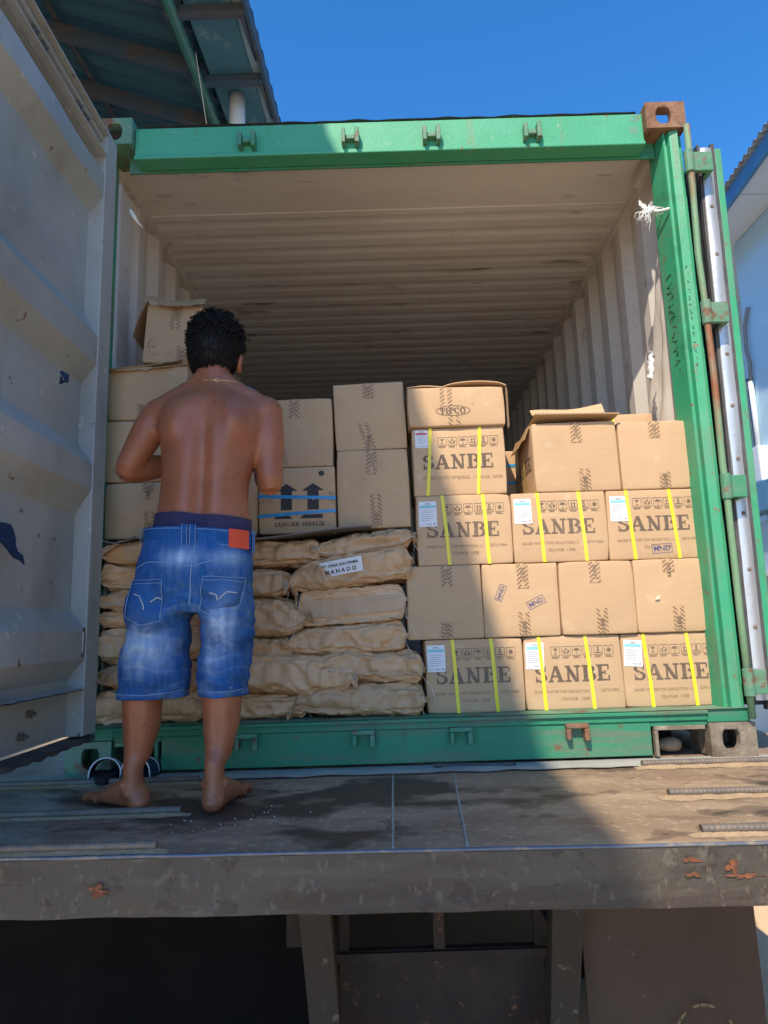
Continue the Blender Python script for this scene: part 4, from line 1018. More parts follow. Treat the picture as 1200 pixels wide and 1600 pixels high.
tp_ = MB().grid(lambda u, v: (.085+.085*u+.01*v, .035-.02*math.sin(u*3)*(1-v)+.06*v, .775+.060*u-.010*u*u+.045*v*(1-.6*u)), 10, 6).grid(lambda u, v: (.085+.085*u+.01*v, .037-.02*math.sin(u*3)*(1-v)+.06*v, .775+.060*u-.010*u*u+.045*v*(1-.6*u)), 10, 6, flip=True)
tag(mk('paper_scrap', tp_, M_paper, smooth=True), 'curled white paper scrap sticking out at the top of the left sacks', 'paper')

# ------------------------------------------------------------------ paper sacks
def sack(label, x0, x1, z0, z1, tilt=0., seed=0, y0=.075, d=.40, sq=.50, pl=1., pr=0., flat=0, ribbon=(True, True), bend=0, fold=0):
    z0 -= .003; z1 += .007
    L = x1-x0; cx, cz, cy = (x0+x1)/2, (z0+z1)/2, y0+d/2; T = z1-z0
    o = thing('paper_sack', label, 'sack', (cx, cy, z0), 'brown paper sacks stacked on the container floor')
    rnd = random.Random(seed)
    cre = []
    for _ in range(26):
        a = rnd.uniform(0, PI); cre.append((Vector((math.cos(a), math.sin(a)*1.2)), rnd.uniform(-.3, .5), rnd.uniform(.008, .018), rnd.choice((-1, 1))*rnd.uniform(.004, .011), Vector((rnd.uniform(-.5, .5)*L, rnd.uniform(-1.2, 1.2)*.2))))
    NU, NV = 104, 84
    ctt, stt = math.cos(tilt), math.sin(tilt)
    def surf(u, v, puff=0.):
        s = 2*u-1; th = 2*PI*v
        e = abs(s)
        pk = pl if s < 0 else pr
        if pk > .5: prof = (1-(min(e, .93)/.93)**4.2)**.62            # gathered end with a stitched lip
        else: prof = (1-(min(e, .965)/.965)**14.)**.5                  # blunt folded end
        prof = max(prof, .085)
        wprof = .93+.07*prof+.03*e**6
        c, sn = math.cos(th), math.sin(th)
        cc = math.copysign(abs(c)**sq, c); ss = math.copysign(abs(sn)**(sq*.95), sn)
        hy, hz = d/2*wprof, T/2*prof
        y = hy*cc; z = hz*ss
        arc = th if th <= PI else 2*PI-th
        lz = (th-PI)*.16                                         # arc length coordinate, zero at the front
        x = s*L/2
        # crumpling: folds run out from the stitched ends, creases cross the face
        k = e**2.2
        k = (.15+.85*e**1.6)
        ruff = .024*k*(.5-2*abs(noise.noise(Vector((s*1.1, th*2.6, seed*2.3)))))+.016*k*(.5-2*abs(noise.noise(Vector((s*3.2+th*.6, th*6.0, seed*1.1+5)))))
        cr = 0
        P2 = Vector((x, lz))
        for (nn, of, w, am, pt) in cre:
            q = P2-pt; dd = abs(q.dot(nn)); al = abs(q.x*nn.y-q.y*nn.x)
            if dd < 3*w and al < .16: cr += am*max(0, 1-dd/w/1.6)*(1-al/.16)
        lump = .008*noise.noise(Vector((x*7, th*1.3, seed+.5)))+.0100*(.4-1.6*abs(noise.noise(Vector((x*11+th*1.1, th*2.4-x*5, seed+8)))))+.0018*(.4-1.6*abs(noise.noise(Vector((x*29-th*2, th*6+x*9, seed+3)))))
        def rdg(a, b_, c_, w): return max(0., 1-abs(noise.noise(Vector((a, b_, c_))))/w)
        rid = .0048*rdg(x*6+th*.8, th*1.5-x*3, seed+21, .10)-.0060*rdg(x*7-th*.9, th*1.6+x*4, seed+31, .09)+.0016*rdg(x*15+th*1.5, th*3.1-x*9, seed+41, .13)-.0024*rdg(x*17-th, th*3.4+x*9, seed+51, .12)
        lump += rid
        dsp = (ruff+cr+lump)*(1 if not flat else .75)
        y += dsp*cc; z += dsp*ss*(.6 if prof > .5 else .35)
        if flat and cc < -.5: y = -d/2*.97+dsp*.4
        # the stitched flange droops and flutters
        if e > .90:
            kk = (e-.90)/.10*(1 if pk > .5 else .35)
            z += kk*(-.012*pk+.055*noise.noise(Vector((y*13, seed*4.0, s)))); x += math.copysign(kk*.012*noise.noise(Vector((y*9, seed, 2))), s)
        if e > .78 and cc < .1:                                  # dog eared front corner of the stitched end
            k3 = ((e-.78)/.22)**1.5*min(1, .2-cc)*(1 if pk > .5 else .25)
            q_ = noise.noise(Vector((seed*3.7, s*2, 1)))
            y -= k3*(.020+.014*q_); x += math.copysign(k3*(.010+.012*noise.noise(Vector((z*40, seed, 4)))), s); z += k3*(.034*q_+.020*noise.noise(Vector((z*60, y*10, seed))))+k3*z*.9
        z += bend*(1-s*s)*.03
        X = x*ctt-z*stt; Zz = x*stt+z*ctt
        return Vector((cx+X, cy+y, cz+Zz))
    mb = MB()
    for i in range(NU+1):
        uu = i/NU; uu = .5-.5*math.cos(PI*uu)*(.55)-.5*(1-2*uu)*.45
        for k in range(NV): mb.v.append(surf(uu, k/NV))
    for i in range(NU):
        for k in range(NV):
            mb.f.append([i*NV+k, i*NV+(k+1) % NV, (i+1)*NV+(k+1) % NV, (i+1)*NV+k]); mb.mi.append(0)
    mb.f.append(list(range(NV))); mb.mi.append(0); mb.f.append([NU*NV+k for k in range(NV)]); mb.mi.append(0)
    bag = mk('bag', mb, M_sack, o, smooth=True)
    for side, on in ((0, ribbon[0]), (1, ribbon[1])):     # stitched seam with a loose thread tail
        if not on: continue
        uu = .022 if side == 0 else .978
        pts = [surf(uu, .5+.5*(t-.5)*.62)+Vector((0, -.003, .0)) for t in [i/16 for i in range(17)]]
        th_ = MB().tube(pts, .0018, 5)
        p = pts[-1]; q = [p]
        for i in range(9):
            q.append(q[-1]+Vector((rnd.uniform(-.007, .007)+(.004 if side else -.004), rnd.uniform(-.004, .001)-.003*(i < 3), -.011+rnd.uniform(-.003, .004))))
        th_.tube(q, .0013, 4)
        mk('stitched_seam', th_, M_thread, o, smooth=True)
    if fold:                                              # long glued fold with its stitch line along the front
        ff = MB().grid(lambda u, v: surf(.05+.92*u, fold+.035*v)+Vector((0, -.0035-.004*(v > .8), 0)), 60, 3)
        mk('fold_lip', ff, M_sack, o, smooth=True)
        mk('stitched_seam', MB().tube([surf(.05+.92*i/60, fold+.012)+Vector((0, -.006, 0)) for i in range(61)], .0011, 5), M_thread, o, smooth=True)
    return o, surf
sack('paper sack with a flared stitched end at the top right of the sack pile', .880, 1.262, .752, .846, R(7.5), 1, d=.42, pr=1., fold=.50)[0]
s2, surf2 = sack('paper sack with a white address label stuck on its side', .770, 1.255, .628, .762, R(8.5), 2, y0=.060, d=.44, bend=.4, pr=0.)
lbm = MB()
def lab_pt(u, v):
    a = surf2(.285+.325*u, .5+.075-.15*v*.92)
    return a+Vector((0, -.007, .0))
pA, pB, pC = lab_pt(0, 1), lab_pt(1, 1), lab_pt(0, 0)
yl = min(lab_pt(u, v).y for u in (0, .5, 1) for v in (0, .5, 1))-.001
a0, dxv = Vector((.907, yl+.006, .674)), Vector((.158, -.004, .026)); dzv = Vector((-.006, -.006, .056))
lbm.grid(lambda u, v: a0+dxv*u+dzv*v+Vector((0, .004*math.sin(PI*u)*-1, 0)), 8, 4)
ux, uz = dxv.normalized(), dzv.normalized(); nn = ux.cross(uz).normalized()
nn = nn if nn.y < 0 else -nn
mk('address_label', lbm, M_paper, s2, smooth=True)
lt = MB(); font_text(lt, 'PT. DINA SAN PRIMA', .010, .034, .0105, .136, y=.0058, bold=.025, dirx=ux, dirz=uz, org=a0, nrm=nn); font_text(lt, 'M A N A D O', .018, .009, .0150, .118, y=.0058, bold=.03, dirx=ux, dirz=uz, org=a0, nrm=nn)
mk('label_print', lt, M_inkblk, s2)
sack('flat fronted paper sack with a straight folded lower edge, below the labelled sack', .815, 1.225, .510, .628, R(3), 3, sq=.34, flat=1, pl=0., fold=.485)
sack('smooth paper sack under the flat fronted sack, tail thread at its right end', .768, 1.222, .392, .500, R(2.5), 4, y0=.07)
sack('paper sack with a long stitched fold along its front, second from the bottom at right', .880, 1.280, .290, .402, R(-4), 5, y0=.055, fold=.505, pl=1.)
sack('paper sack lying on the floor at the right foot of the pile, frayed left end', .790, 1.282, .168, .284, R(-1.5), 6, y0=.055, d=.42)
sack('dark brown paper sack highest in the middle column beside the belt', .470, .905, .730, .830, R(-1), 7, y0=.09, fold=.50)
sack('paper sack with a crumpled end just left of the labelled sack', .440, .800, .608, .722, R(-2), 8, y0=.08, pr=1.)
sack('bulging paper sack in the middle column at pocket height', .430, .860, .466, .606, R(-3), 9, y0=.065, pr=1.)
sack('paper sack with a stitched lip low in the middle column beside the shorts', .420, .800, .384, .462, R(-2), 10, y0=.085)
sack('fat creased paper sack whose torn end overlaps the bottom right sack', .480, 1.030, .250, .402, R(-5.5), 11, y0=.045, d=.44, pr=1.)
sack('paper sack on the floor in the middle column behind the bare calves', .430, .850, .168, .252, R(0), 12, y0=.07)
for i, (za, zb) in enumerate(((.168, .278), (.278, .382), (.382, .512), (.510, .580), (.578, .652), (.650, .750), (.748, .846))):
    sack(['lowest paper sack of the left column, on the container floor', 'paper sack second from the floor in the left column', 'large creased paper sack third from the floor in the left column', 'thin paper sack fourth up in the left column', 'pale paper sack fifth up in the left column by the shorts', 'rounded paper sack sixth up in the left column', 'dark paper sack topmost in the left column under the torn board'][i], .060+.004*(i % 3), .470-.01*(i % 2), za, zb, R((-1)**i*.8), 20+i, y0=.06+.012*(i % 2), ribbon=(i != 3, False), pl=(0. if i in (0, 2, 5) else 1.))

# ------------------------------------------------------------------ things on the container walls
ctn = MB()
def curtain(u, v):
    z = 2.20-(.93)*v
    y = .115+u*(.10+.42*v**1.3)
    x = 2.360-.022*math.sin(u*16+v*2.0)*(.35+.65*v)*(1-.3*u)-.010*nz((u*6, v*6, 4), 1)+.016*u
    return (x, y, z)
ctn.grid(curtain, 60, 50); ctn.grid(lambda u, v: Vector(curtain(u, v))+Vector((.002, 0, 0)), 60, 50, flip=True)
tag(mk('curtain_sheet', ctn, M_tarp, smooth=True), 'pale creased plastic curtain hanging inside by the right post', 'curtain')
ppr = MB().grid(lambda u, v: (2.316-.012*math.sin(u*5)-.008*v+.012*nz((u*5, v*6, 2), 1), .26+(.012+.035*min(1, .3+v*2-v*v*1.2))*u+.010*v, 1.60-.105*v+.02*math.sin(u*3)+.010*nz((u*6, v*7, 5), 1)), 8, 14).grid(lambda u, v: (2.318-.012*math.sin(u*5)-.008*v+.012*nz((u*5, v*6, 2), 1), .26+(.012+.035*min(1, .3+v*2-v*v*1.2))*u+.010*v, 1.60-.105*v+.02*math.sin(u*3)+.010*nz((u*6, v*7, 5), 1)), 8, 14, flip=True)
tag(mk('torn_paper', ppr, M_paper, smooth=True), 'torn white paper tag stuck on the curtain above the right boxes', 'paper')
kt = MB(); random.seed(9)
K = Vector((2.288, .085, 2.156))
kt.tube([(2.345, .03, 2.128), (2.318, .068, 2.142), K], .0055, 6)
for i in range(7): kt.ball(K+Vector((random.uniform(-.012, .012), random.uniform(-.01, .006), random.uniform(-.012, .012))), (.010, .008, .009), 8, 6)
for i in range(44):
    p = [K+Vector((random.uniform(-.008, .008), 0, random.uniform(-.008, .008)))]; a_ = random.choice((random.uniform(PI*.95, PI*1.55), random.uniform(PI*.95, PI*1.45), random.uniform(.25*PI, .5*PI), random.uniform(0, .2*PI)))
    d = Vector((math.cos(a_), random.uniform(-.5, .3), math.sin(a_))); ln = random.uniform(.004, .0105)
    for j in range(6): p.append(p[-1]+d*ln+Vector((random.uniform(-.007, .007), random.uniform(-.004, .004), random.uniform(-.006, .004)-.0015*j)))
    kt.tube(p, [.0026, .0024, .002, .0017, .0013, .001, .0007], 4)
def crumple(u, v):
    return K+Vector((-.006-.036*u, -.004+.016*noise.noise(Vector((u*5, v*5, 3))), .004+.030*u+(v-.5)*.026*min(1, u*3)+.010*noise.noise(Vector((u*4, v*4, 8)))))
kt.grid(crumple, 9, 8).grid(lambda u, v: crumple(u, v)+Vector((0, .0015, 0)), 9, 8, flip=True)
tag(mk('tied_rope_end', kt, M_bag, smooth=True), 'frayed white rope end knotted to the upper right post', 'rope')
bk = MB()
for i in range(5):
    a = i*1.25; bk.tube([(.062, .78, 1.965), (.075+.01*math.cos(a), .78+.022*math.cos(a), 1.965+.03*math.sin(a)), (.07, .78+.026*math.cos(a+.4), 1.955+.052*math.sin(a+.3))], [.012, .011, .004], 6)
tag(mk('knotted_rag', bk, M_rag, smooth=True), 'black knotted rag tied to the left inner wall of the container', 'rag')
wt = MB().tube([(.125, .10, 2.245), (.135, .11, 2.222), (.150, .12, 2.198), (.172, .13, 2.175)], [.005, .011, .007, .001], 6)
tag(mk('plastic_strip', wt, M_bag, smooth=True), 'twisted clear plastic strip dangling by the upper left post', 'plastic strip')
rs = MB().tube([(1.295+.035*t+.25*t, -.024-.004*math.sin(t*8), .008+.003*math.sin(t*6)) for t in [i/16 for i in range(17)]], [.004+.005*(i in (0, 1, 14, 15)) for i in range(17)], 6)
tag(mk('rubber_strip', rs, M_rubber, smooth=True), 'thin black rubber strip lying on the pale bar along the sill', 'strip')
st = MB().ball((2.175, .13, .028), (.045, .035, .028), 12, 8)
tag(mk('small_stone', st, M_sand, smooth=True, warp=lambda p: p+Vector((nz(p, 30), nz(p, 30, 4), nz(p, 30, 8)))*.008), 'pale lump of rubble in the right fork pocket of the container', 'stone')
gr = MB(); random.seed(11)                             # spilt white grains
for i in range(26):
    x, y = random.gauss(.74, .12), random.gauss(-.62, .07)
    if not (-.84 < y < -.15): continue
    s_ = random.uniform(.0010, .0019); gr.ball((x, y, -.002), s_, 5, 4)
mk('spilt_grains', gr, M_paper, smooth=True, kind='stuff')

# ------------------------------------------------------------------ slippers by the left corner
def slipper(cx, cy, rz, label):
    o = thing('slipper', label, 'slipper', (cx, cy, .002), 'pair of slippers', rot=(0, 0, rz))
    sole = MB(); n = 28; out = []
    for k in range(n):
        a = 2*PI*k/n; w = .046+.008*math.sin(a); out.append((w*math.cos(a), .125*math.sin(a)))
    sole.add([(p[0], p[1], z) for z in (0, .022) for p in out], [tuple(range(n))[::-1], tuple(range(n, 2*n))]+[(k, (k+1) % n, n+(k+1) % n, n+k) for k in range(n)])
    mk('sole', sole, M_rag, o, bevel=.004)
    def band(u, v): a = PI*u; return (.052*math.cos(a)*(1-.1*v), -.055+.085*v, .010+.066*math.sin(a)**.8*(1-.25*v))
    b = MB().grid(band, 24, 6, mi=0).grid(lambda u, v: Vector(band(u, v))*.965, 24, 6, mi=0, flip=True)
    mk('upper_band', b, M_ragblue, o, smooth=True)
    mk('band_edge', MB().tube([Vector(band(i/24, 0)) for i in range(25)], .0028, 6), M_plastic, o, smooth=True)
    mk('band_edge', MB().tube([Vector(band(i/24, 1)) for i in range(25)], .0024, 6), M_plastic, o, smooth=True)
slipper(.165, -.035, R(14), 'dark slipper with a white edged band by the left corner casting, nearer the door')
slipper(.285, -.030, R(-6), 'dark slipper with a white edged band behind the left ankle of the man')

# ------------------------------------------------------------------ the man
FOOT = (.55, -.47, 0)
man = thing('person', 'shirtless man seen from behind in blue denim shorts, barefoot on the trailer deck', 'person', FOOT)
bm = MB()
def rg(cx, cy, z, rx, ry, tz=0, ty=0): return ((cx, cy, z), (rx, 0, tz*rx), (0, ry, ty*ry))
TY = -.03
bm.rings([rg(.578, -.455, .56, .10, .085), rg(.575, -.455, .66, .160, .112), rg(.590, -.452, .76, .152, .103), rg(.594, -.447, .82, .144, .098), rg(.594, -.443, .88, .136, .096), rg(.598, -.440, .94, .135, .098),
          rg(.605, -.436, 1.00, .143, .104), rg(.612, -.430, 1.06, .156, .110), rg(.613, -.424, 1.12, .168, .110), rg(.612, -.416, 1.17, .172, .102), rg(.609, -.408, 1.205, .160, .090), rg(.606, -.398, 1.235, .118, .074), rg(.604, -.390, 1.262, .078, .062), rg(.603, -.384, 1.29, .060, .057)], 32)
def limb(pts, rad, n=18, fl=1.): bm.rings(limb_rings(pts, rad, fl), n)
def limb_rings(pts, rad, fl=1.):
    out = []; pts = [Vector(p) for p in pts]; m = len(pts)
    for i, p in enumerate(pts):
        d = (pts[min(i+1, m-1)]-pts[max(i-1, 0)]).normalized()
        a = d.cross(Vector((0, 1, .05)) if abs(d.y) < .8 else Vector((0, 0, 1))).normalized(); b = d.cross(a)
        r = rad[i]; out.append((p, a*r, b*r*fl))
    return out
# neck and head
limb([(.604, -.388, 1.24), (.602, -.380, 1.30), (.600, -.368, 1.36), (.600, -.36, 1.40)], [.066, .056, .055, .058])
HC = Vector((.600, -.352, 1.418))
tiltm = Matrix.Rotation(R(4), 3, 'Y') @ Matrix.Rotation(R(-8), 3, 'X')
bm.ball(HC, (.076, .095, .106), 24, 16, rot=tiltm)
bm.ball(HC+Vector((0, .030, -.052)), (.056, .068, .066), 18, 12, rot=tiltm)      # jaw
bm.ball(HC+Vector((0, .098, -.020)), (.012, .018, .022), 10, 8)                   # nose
bm.ball(HC+Vector((0, .086, -.060)), (.022, .012, .008), 10, 6)                   # lips
bm.ball(HC+Vector((0, .080, -.092)), (.020, .018, .016), 10, 6)                   # chin
for sx in (-1, 1):
    bm.ball(HC+Vector((sx*.030, .080, .018)), (.022, .014, .007), 10, 6)          # brow
    rot = Matrix.Rotation(R(sx*24), 3, 'Z') @ Matrix.Rotation(R(sx*10), 3, 'Y')
    ec = HC+Vector((sx*.083-.001, .004, -.034+(.006 if sx < 0 else -.012)))
    bm.ball(ec, (.010, .021, .033), 12, 8, rot=rot); bm.ball(ec+Vector((0, .004, -.026)), (.008, .011, .012), 8, 6)
# trapezius and shoulders
for sx, sh in ((-1, (.442, -.398, 1.178)), (1, (.778, -.400, 1.172))):
    limb([(.604+sx*.012, -.385, 1.30), (.604+sx*.060, -.392, 1.245), (.604+sx*.115, -.398, 1.215), (sh[0], sh[1], sh[2]+.006)], [.046, .050, .050, .046])
    bm.ball(sh, (.056, .058, .060), 16, 10)
# arms
SL, EL, HL = Vector((.428, -.400, 1.17)), Vector((.338, -.408, .998)), Vector((.490, -.160, 1.085))
SR, ER, HR = Vector((.782, -.402, 1.16)), Vector((.797, -.420, .938)), Vector((.720, -.160, 1.060))
def arm(S, E_, H_):
    d = E_-S
    limb([S+d*-.05, S+d*.2, S+d*.45, S+d*.7, S+d*.92, E_+d.normalized()*.022], [.050, .053, .050, .044, .040, .026])
    f = H_-E_
    limb([E_-f*.03, E_+f*.10, E_+f*.3, E_+f*.55, E_+f*.8, E_+f*1.0], [.034, .041, .043, .036, .028, .024])
    # palm and five curled fingers
    fd = f.normalized(); side = fd.cross(Vector((0, 0, 1))).normalized(); upv = side.cross(fd)
    pc = H_+fd*.045
    m3 = Matrix((side, fd, upv)).transposed()
    bm.ball(pc, (.038, .050, .015), 14, 10, rot=m3)
    for k in range(4):
        base = pc+fd*.036+side*(-.027+.018*k); ln = [.062, .072, .068, .054][k]
        pts = [base-fd*.02, base+fd*ln*.35-upv*.006, base+fd*ln*.65-upv*.022, base+fd*ln*.8-upv*.045]
        bm.tube(pts, [.0095, .009, .0085, .0075], 10); bm.ball(pts[-1], .0075, 8, 6); bm.ball(pts[2], .0085, 8, 6)
    inn = -1 if S.x > .6 else 1
    tb = pc-fd*.02+side*inn*.028
    pts = [tb, tb+side*inn*.024+fd*.022-upv*.006, tb+side*inn*.028+fd*.05-upv*.012]
    bm.tube(pts, [.012, .0105, .0085], 10); bm.ball(pts[-1], .0085, 8, 6); bm.ball(pts[1], .0105, 8, 6)
arm(SL, EL, HL); arm(SR, ER, HR)
# legs
def leg(hip, knee, calf, ank, heel, fdir, kx):
    hip, knee, calf, ank = map(Vector, (hip, knee, calf, ank))
    mid = ank+(calf-ank)*.45
    limb([hip, hip+(knee-hip)*.5, knee+Vector((0, 0, .03)), knee+Vector((0, .0, -.03)), calf+Vector((0, -.004, .06)), calf, mid+Vector((0, .004, 0)), ank+Vector((0, 0, .045)), ank, ank+Vector((0, 0, -.035))],
         [.076, .072, .058, .053, .057, .053, .037, .028, .028, .032], 20, 1.10)
    heel = Vector(heel); fd = Vector((fdir[0], fdir[1], 0)).normalized(); sd = Vector((fd.y, -fd.x, 0))
    # foot: heel, instep, ball
    def fr_(t, w, h, zc): return (heel+fd*t+Vector((0, 0, zc)), sd*w, Vector((0, 0, h)))
    bm.rings([fr_(-.002, .020, .018, .026), fr_(.012, .031, .034, .035), fr_(.05, .034, .044, .045), fr_(.085, .036, .042, .043), fr_(.125, .042, .036, .037), fr_(.165, .047, .028, .029), fr_(.195, .045, .019, .021), fr_(.212, .034, .013, .016)], 18)
    bm.ball(heel+fd*.020+Vector((0, 0, .027)), (.031, .033, .028), 14, 9)
    for sx in (-1, 1): bm.ball(ank+sd*sx*.029+fd*.004+Vector((0, 0, -.006)), (.011, .013, .014), 10, 7)
    for k in range(5):
        o_ = (-.038+.0196*k)*kx
        ln = [.244, .243, .236, .227, .214][k]; r = [.0155, .0118, .0112, .0108, .0102][k]
        p0, p1 = heel+fd*(ln-.06)+sd*o_*.95+Vector((0, 0, .015)), heel+fd*ln+sd*o_*1.12+Vector((0, 0, r+.001))
        bm.tube([p0, p0.lerp(p1, .50)+Vector((0, 0, .010)), p1], [r, r*.80, r*.9], 10); bm.ball(p1, (r*1.06, r*1.06, r), 10, 7)
leg((.500, -.455, .66), (.438, -.452, .36), (.432, -.470, .235), (.418, -.492, .078), (.455, -.512, 0), (-.74, .67), 1)
leg((.660, -.455, .66), (.662, -.455, .36), (.664, -.478, .235), (.655, -.522, .078), (.654, -.552, 0), (.05, 1.0), -1)
me = bpy.data.meshes.new('body'); me.from_pydata([tuple(v) for v in bm.v], [], bm.f); me.update()
tmp = bpy.data.objects.new('body_raw', me); COL.objects.link(tmp)
def voxel(ob, size, it=6, fac=.5):
    a = ob.modifiers.new('r', 'REMESH'); a.mode = 'VOXEL'; a.voxel_size = size; a.use_smooth_shade = True
    b = ob.modifiers.new('s', 'SMOOTH'); b.iterations = it; b.factor = fac
    out = bpy.data.meshes.new_from_object(ob.evaluated_get(bpy.context.evaluated_depsgraph_get()))
    bpy.data.objects.remove(ob); return out
bmesh_body = voxel(tmp, .0045, 5, .5)
def gs(d2, s): return math.exp(-d2/(2*s*s))
bb = bmesh.new(); bb.from_mesh(bmesh_body)
for rnd_ in range(26):
    bmesh.ops.smooth_vert(bb, verts=[v for v in bb.verts if 1.00 < v.co.z < 1.285 and v.co.y < -.33 and .41 < v.co.x < .80 and abs(v.co.x-.604) > .0], factor=.5, use_axis_x=True, use_axis_y=True, use_axis_z=True)
bb.to_mesh(bmesh_body); bb.free()
for v in bmesh_body.vertices:                          # back muscles: spine furrow, shoulder blades, lower back dimples
    p = v.co
    if p.z > .75 and p.z < 1.27 and p.y < -.43 and .43 < p.x < .79:
        sx = .609-.03*max(0, (1.0-p.z))                # spine line
        back = min(1, max(0, (-.43-p.y)/.04))
        dx = p.x-sx
        fur = -.022*gs(dx*dx, .020)*min(1, max(0, (1.22-p.z)/.12))*min(1, max(0, (p.z-.78)/.06))
        ere = .009*(gs((dx-.052)**2, .030)+gs((dx+.052)**2, .030))*min(1, max(0, (1.05-p.z)/.15))
        dz = p.z-1.125
        scap = .019*(gs((dx-.092+dz*.22)**2+(dz*.62)**2, .036)+gs((dx+.092-dz*.22)**2+(dz*.62)**2, .036))
        medial = -.012*(gs((dx-.050+dz*.22)**2+(dz*.5)**2, .020)+gs((dx+.050-dz*.22)**2+(dz*.5)**2, .020))
        lat = -.013*(gs((dx-.118)**2+((p.z-1.04)*.7)**2, .022)+gs((dx+.118)**2+((p.z-1.04)*.7)**2, .022))
        v.co.y -= (fur+ere+scap+medial+lat)*back
    if p.z < .33:                                      # calf muscle split and Achilles hollow
        for cx_ in (.434, .664):
            d = p.x-cx_
            if abs(d) < .07 and p.y < -.46: v.co.y -= -.004*gs(d*d, .010)*gs((p.z-.20)**2, .05)+.003*(gs((d-.024)**2, .014)*gs((p.z-.255)**2, .035)+gs((d+.022)**2, .014)*gs((p.z-.235)**2, .035))
bmesh_body.materials.clear(); bmesh_body.materials.append(M_skin)
for p in bmesh_body.polygons: p.use_smooth = True
off = Vector(FOOT)
body_bvh = bvhtree.BVHTree.FromPolygons([v.co.copy() for v in bmesh_body.vertices], [tuple(p.vertices) for p in bmesh_body.polygons])
for v in bmesh_body.vertices: v.co -= off
bo = bpy.data.objects.new('body', bmesh_body); COL.objects.link(bo); bo.parent = man
for sx in (-1, 1):
    mk('eye', MB().ball(HC+Vector((sx*.031, .083, .002)), (.012, .009, .009), 10, 8), M_eye, man, smooth=True)
# hair: a cap with curls thrown over it
hm = MB(); random.seed(21)
def head_dir(a, e): return Vector((math.cos(e)*math.sin(a), -math.cos(e)*math.cos(a), math.sin(e)))
capc = HC+Vector((.001, -.002, .004))
def capr(d):
    lo = -.62+.30*max(0, d.y)*1.4                     # hairline climbs towards the face
    top = max(0, d.z)
    return Vector((.083+.006*top, .103, .113+.006*top)), d.z > lo
cap = MB()
def capf(u, v):
    a = 2*PI*u; front = max(0, -math.cos(a)); lo = R(-70)+R(96)*front**1.0
    lo += R(10)*math.exp(-((abs(((u+.5) % 1)-.5)-.27)/.05)**2)
    e = lo+(PI/2-lo)*v; d = head_dir(a, e)
    taper = .95+.05*min(1, v*5)
    r = Vector((.084, .103, .113 if d.z > 0 else .128)); q = tiltm @ Vector((d.x*r.x, d.y*r.y, d.z*r.z))
    return capc+q*taper*(1+.035*noise.noise(d*7))
cap.grid(capf, 64, 28)
for i in range(2600):
    a = random.uniform(-PI, PI); e = math.asin(random.uniform(-.93, 1)); d = head_dir(a, e)
    front = max(0, -math.cos(a)); lo = R(-66)+R(98)*front
    if e < lo: continue
    topk = min(1, max(0, (d.z+.15)/.5))
    rr = Vector((.083, .102, .112 if d.z > 0 else .127)); p = capc+tiltm @ Vector((d.x*rr.x, d.y*rr.y, d.z*rr.z))*.985
    nrm = (tiltm @ d).normalized(); t1 = nrm.orthogonal().normalized(); t1.rotate(Matrix.Rotation(random.uniform(0, 2*PI), 3, nrm)); t2 = nrm.cross(t1)
    R0 = random.uniform(.0035, .0095)*(.35+.75*topk); ln = random.uniform(.008, .036)*(.22+.9*topk*(.6+.8*abs(noise.noise(d*5))))
    turns = random.uniform(.9, 1.8); pts = []
    for k in range(8):
        f = k/7; ph = f*turns*2*PI
        pts.append(p+nrm*ln*f+(t1*math.cos(ph)+t2*math.sin(ph))*R0*(.5+f*.7)-Vector((0, 0, .006*f*f)))
    hm.tube(pts, [.0024, .0026, .0026, .0025, .0022, .0019, .0014, .0005], 5, caps=False)
o_ = len(hm.v); hm.v += cap.v; hm.f += [[i+o_ for i in f] for f in cap.f]; hm.mi += cap.mi
mk('hair', hm, M_hair, man, smooth=True)
# necklace
nk = MB(); pts = []
for k in range(60):
    a = 2*PI*k/60; d = Vector((math.sin(a), -math.cos(a), 0)); c0 = Vector((.606, -.385, 1.272))
    zz = 1.276-.014*math.cos(a)*-1*0-.012*(math.cos(a) < 0)*abs(math.cos(a))*2
    hit = body_bvh.ray_cast(Vector((c0.x+d.x*.3, c0.y+d.y*.3, zz)), -d)
    if hit[0]: pts.append(hit[0]+d*.0016)
nk.tube(pts+[pts[0]], .0014, 5)
nk.tube([pts[4]+Vector((.008*math.cos(t), -.002, .005*math.sin(t))) for t in [2*PI*i/10 for i in range(11)]], .0013, 5)
mk('necklace', nk, M_gold, man, smooth=True)
# shorts
sh = MB()
sh.rings([rg(.572, -.455, .545, .15, .100), rg(.571, -.462, .60, .176, .126), rg(.573, -.466, .665, .177, .134), rg(.580, -.462, .72, .166, .122), rg(.586, -.456, .765, .163, .114, -.06), rg(.587, -.455, .800, .161, .112, -.06)], 36)
sh.rings([rg(.487, -.460, .64, .098, .112), rg(.474, -.460, .56, .095, .112), rg(.462, -.456, .46, .094, .108), rg(.454, -.452, .38, .096, .104), rg(.450, -.450, .31, .098, .102), rg(.450, -.450, .28, .098, .102)], 30)
sh.rings([rg(.660, -.460, .64, .092, .112), rg(.668, -.462, .56, .078, .110), rg(.672, -.458, .46, .073, .106), rg(.670, -.456, .38, .072, .103), rg(.668, -.456, .31, .073, .102), rg(.668, -.456, .28, .073, .102)], 30)
me = bpy.data.meshes.new('s'); me.from_pydata([tuple(v) for v in sh.v], [], sh.f); me.update()
tmp = bpy.data.objects.new('shorts_raw', me); COL.objects.link(tmp)
sm = voxel(tmp, .0055, 8, .5)
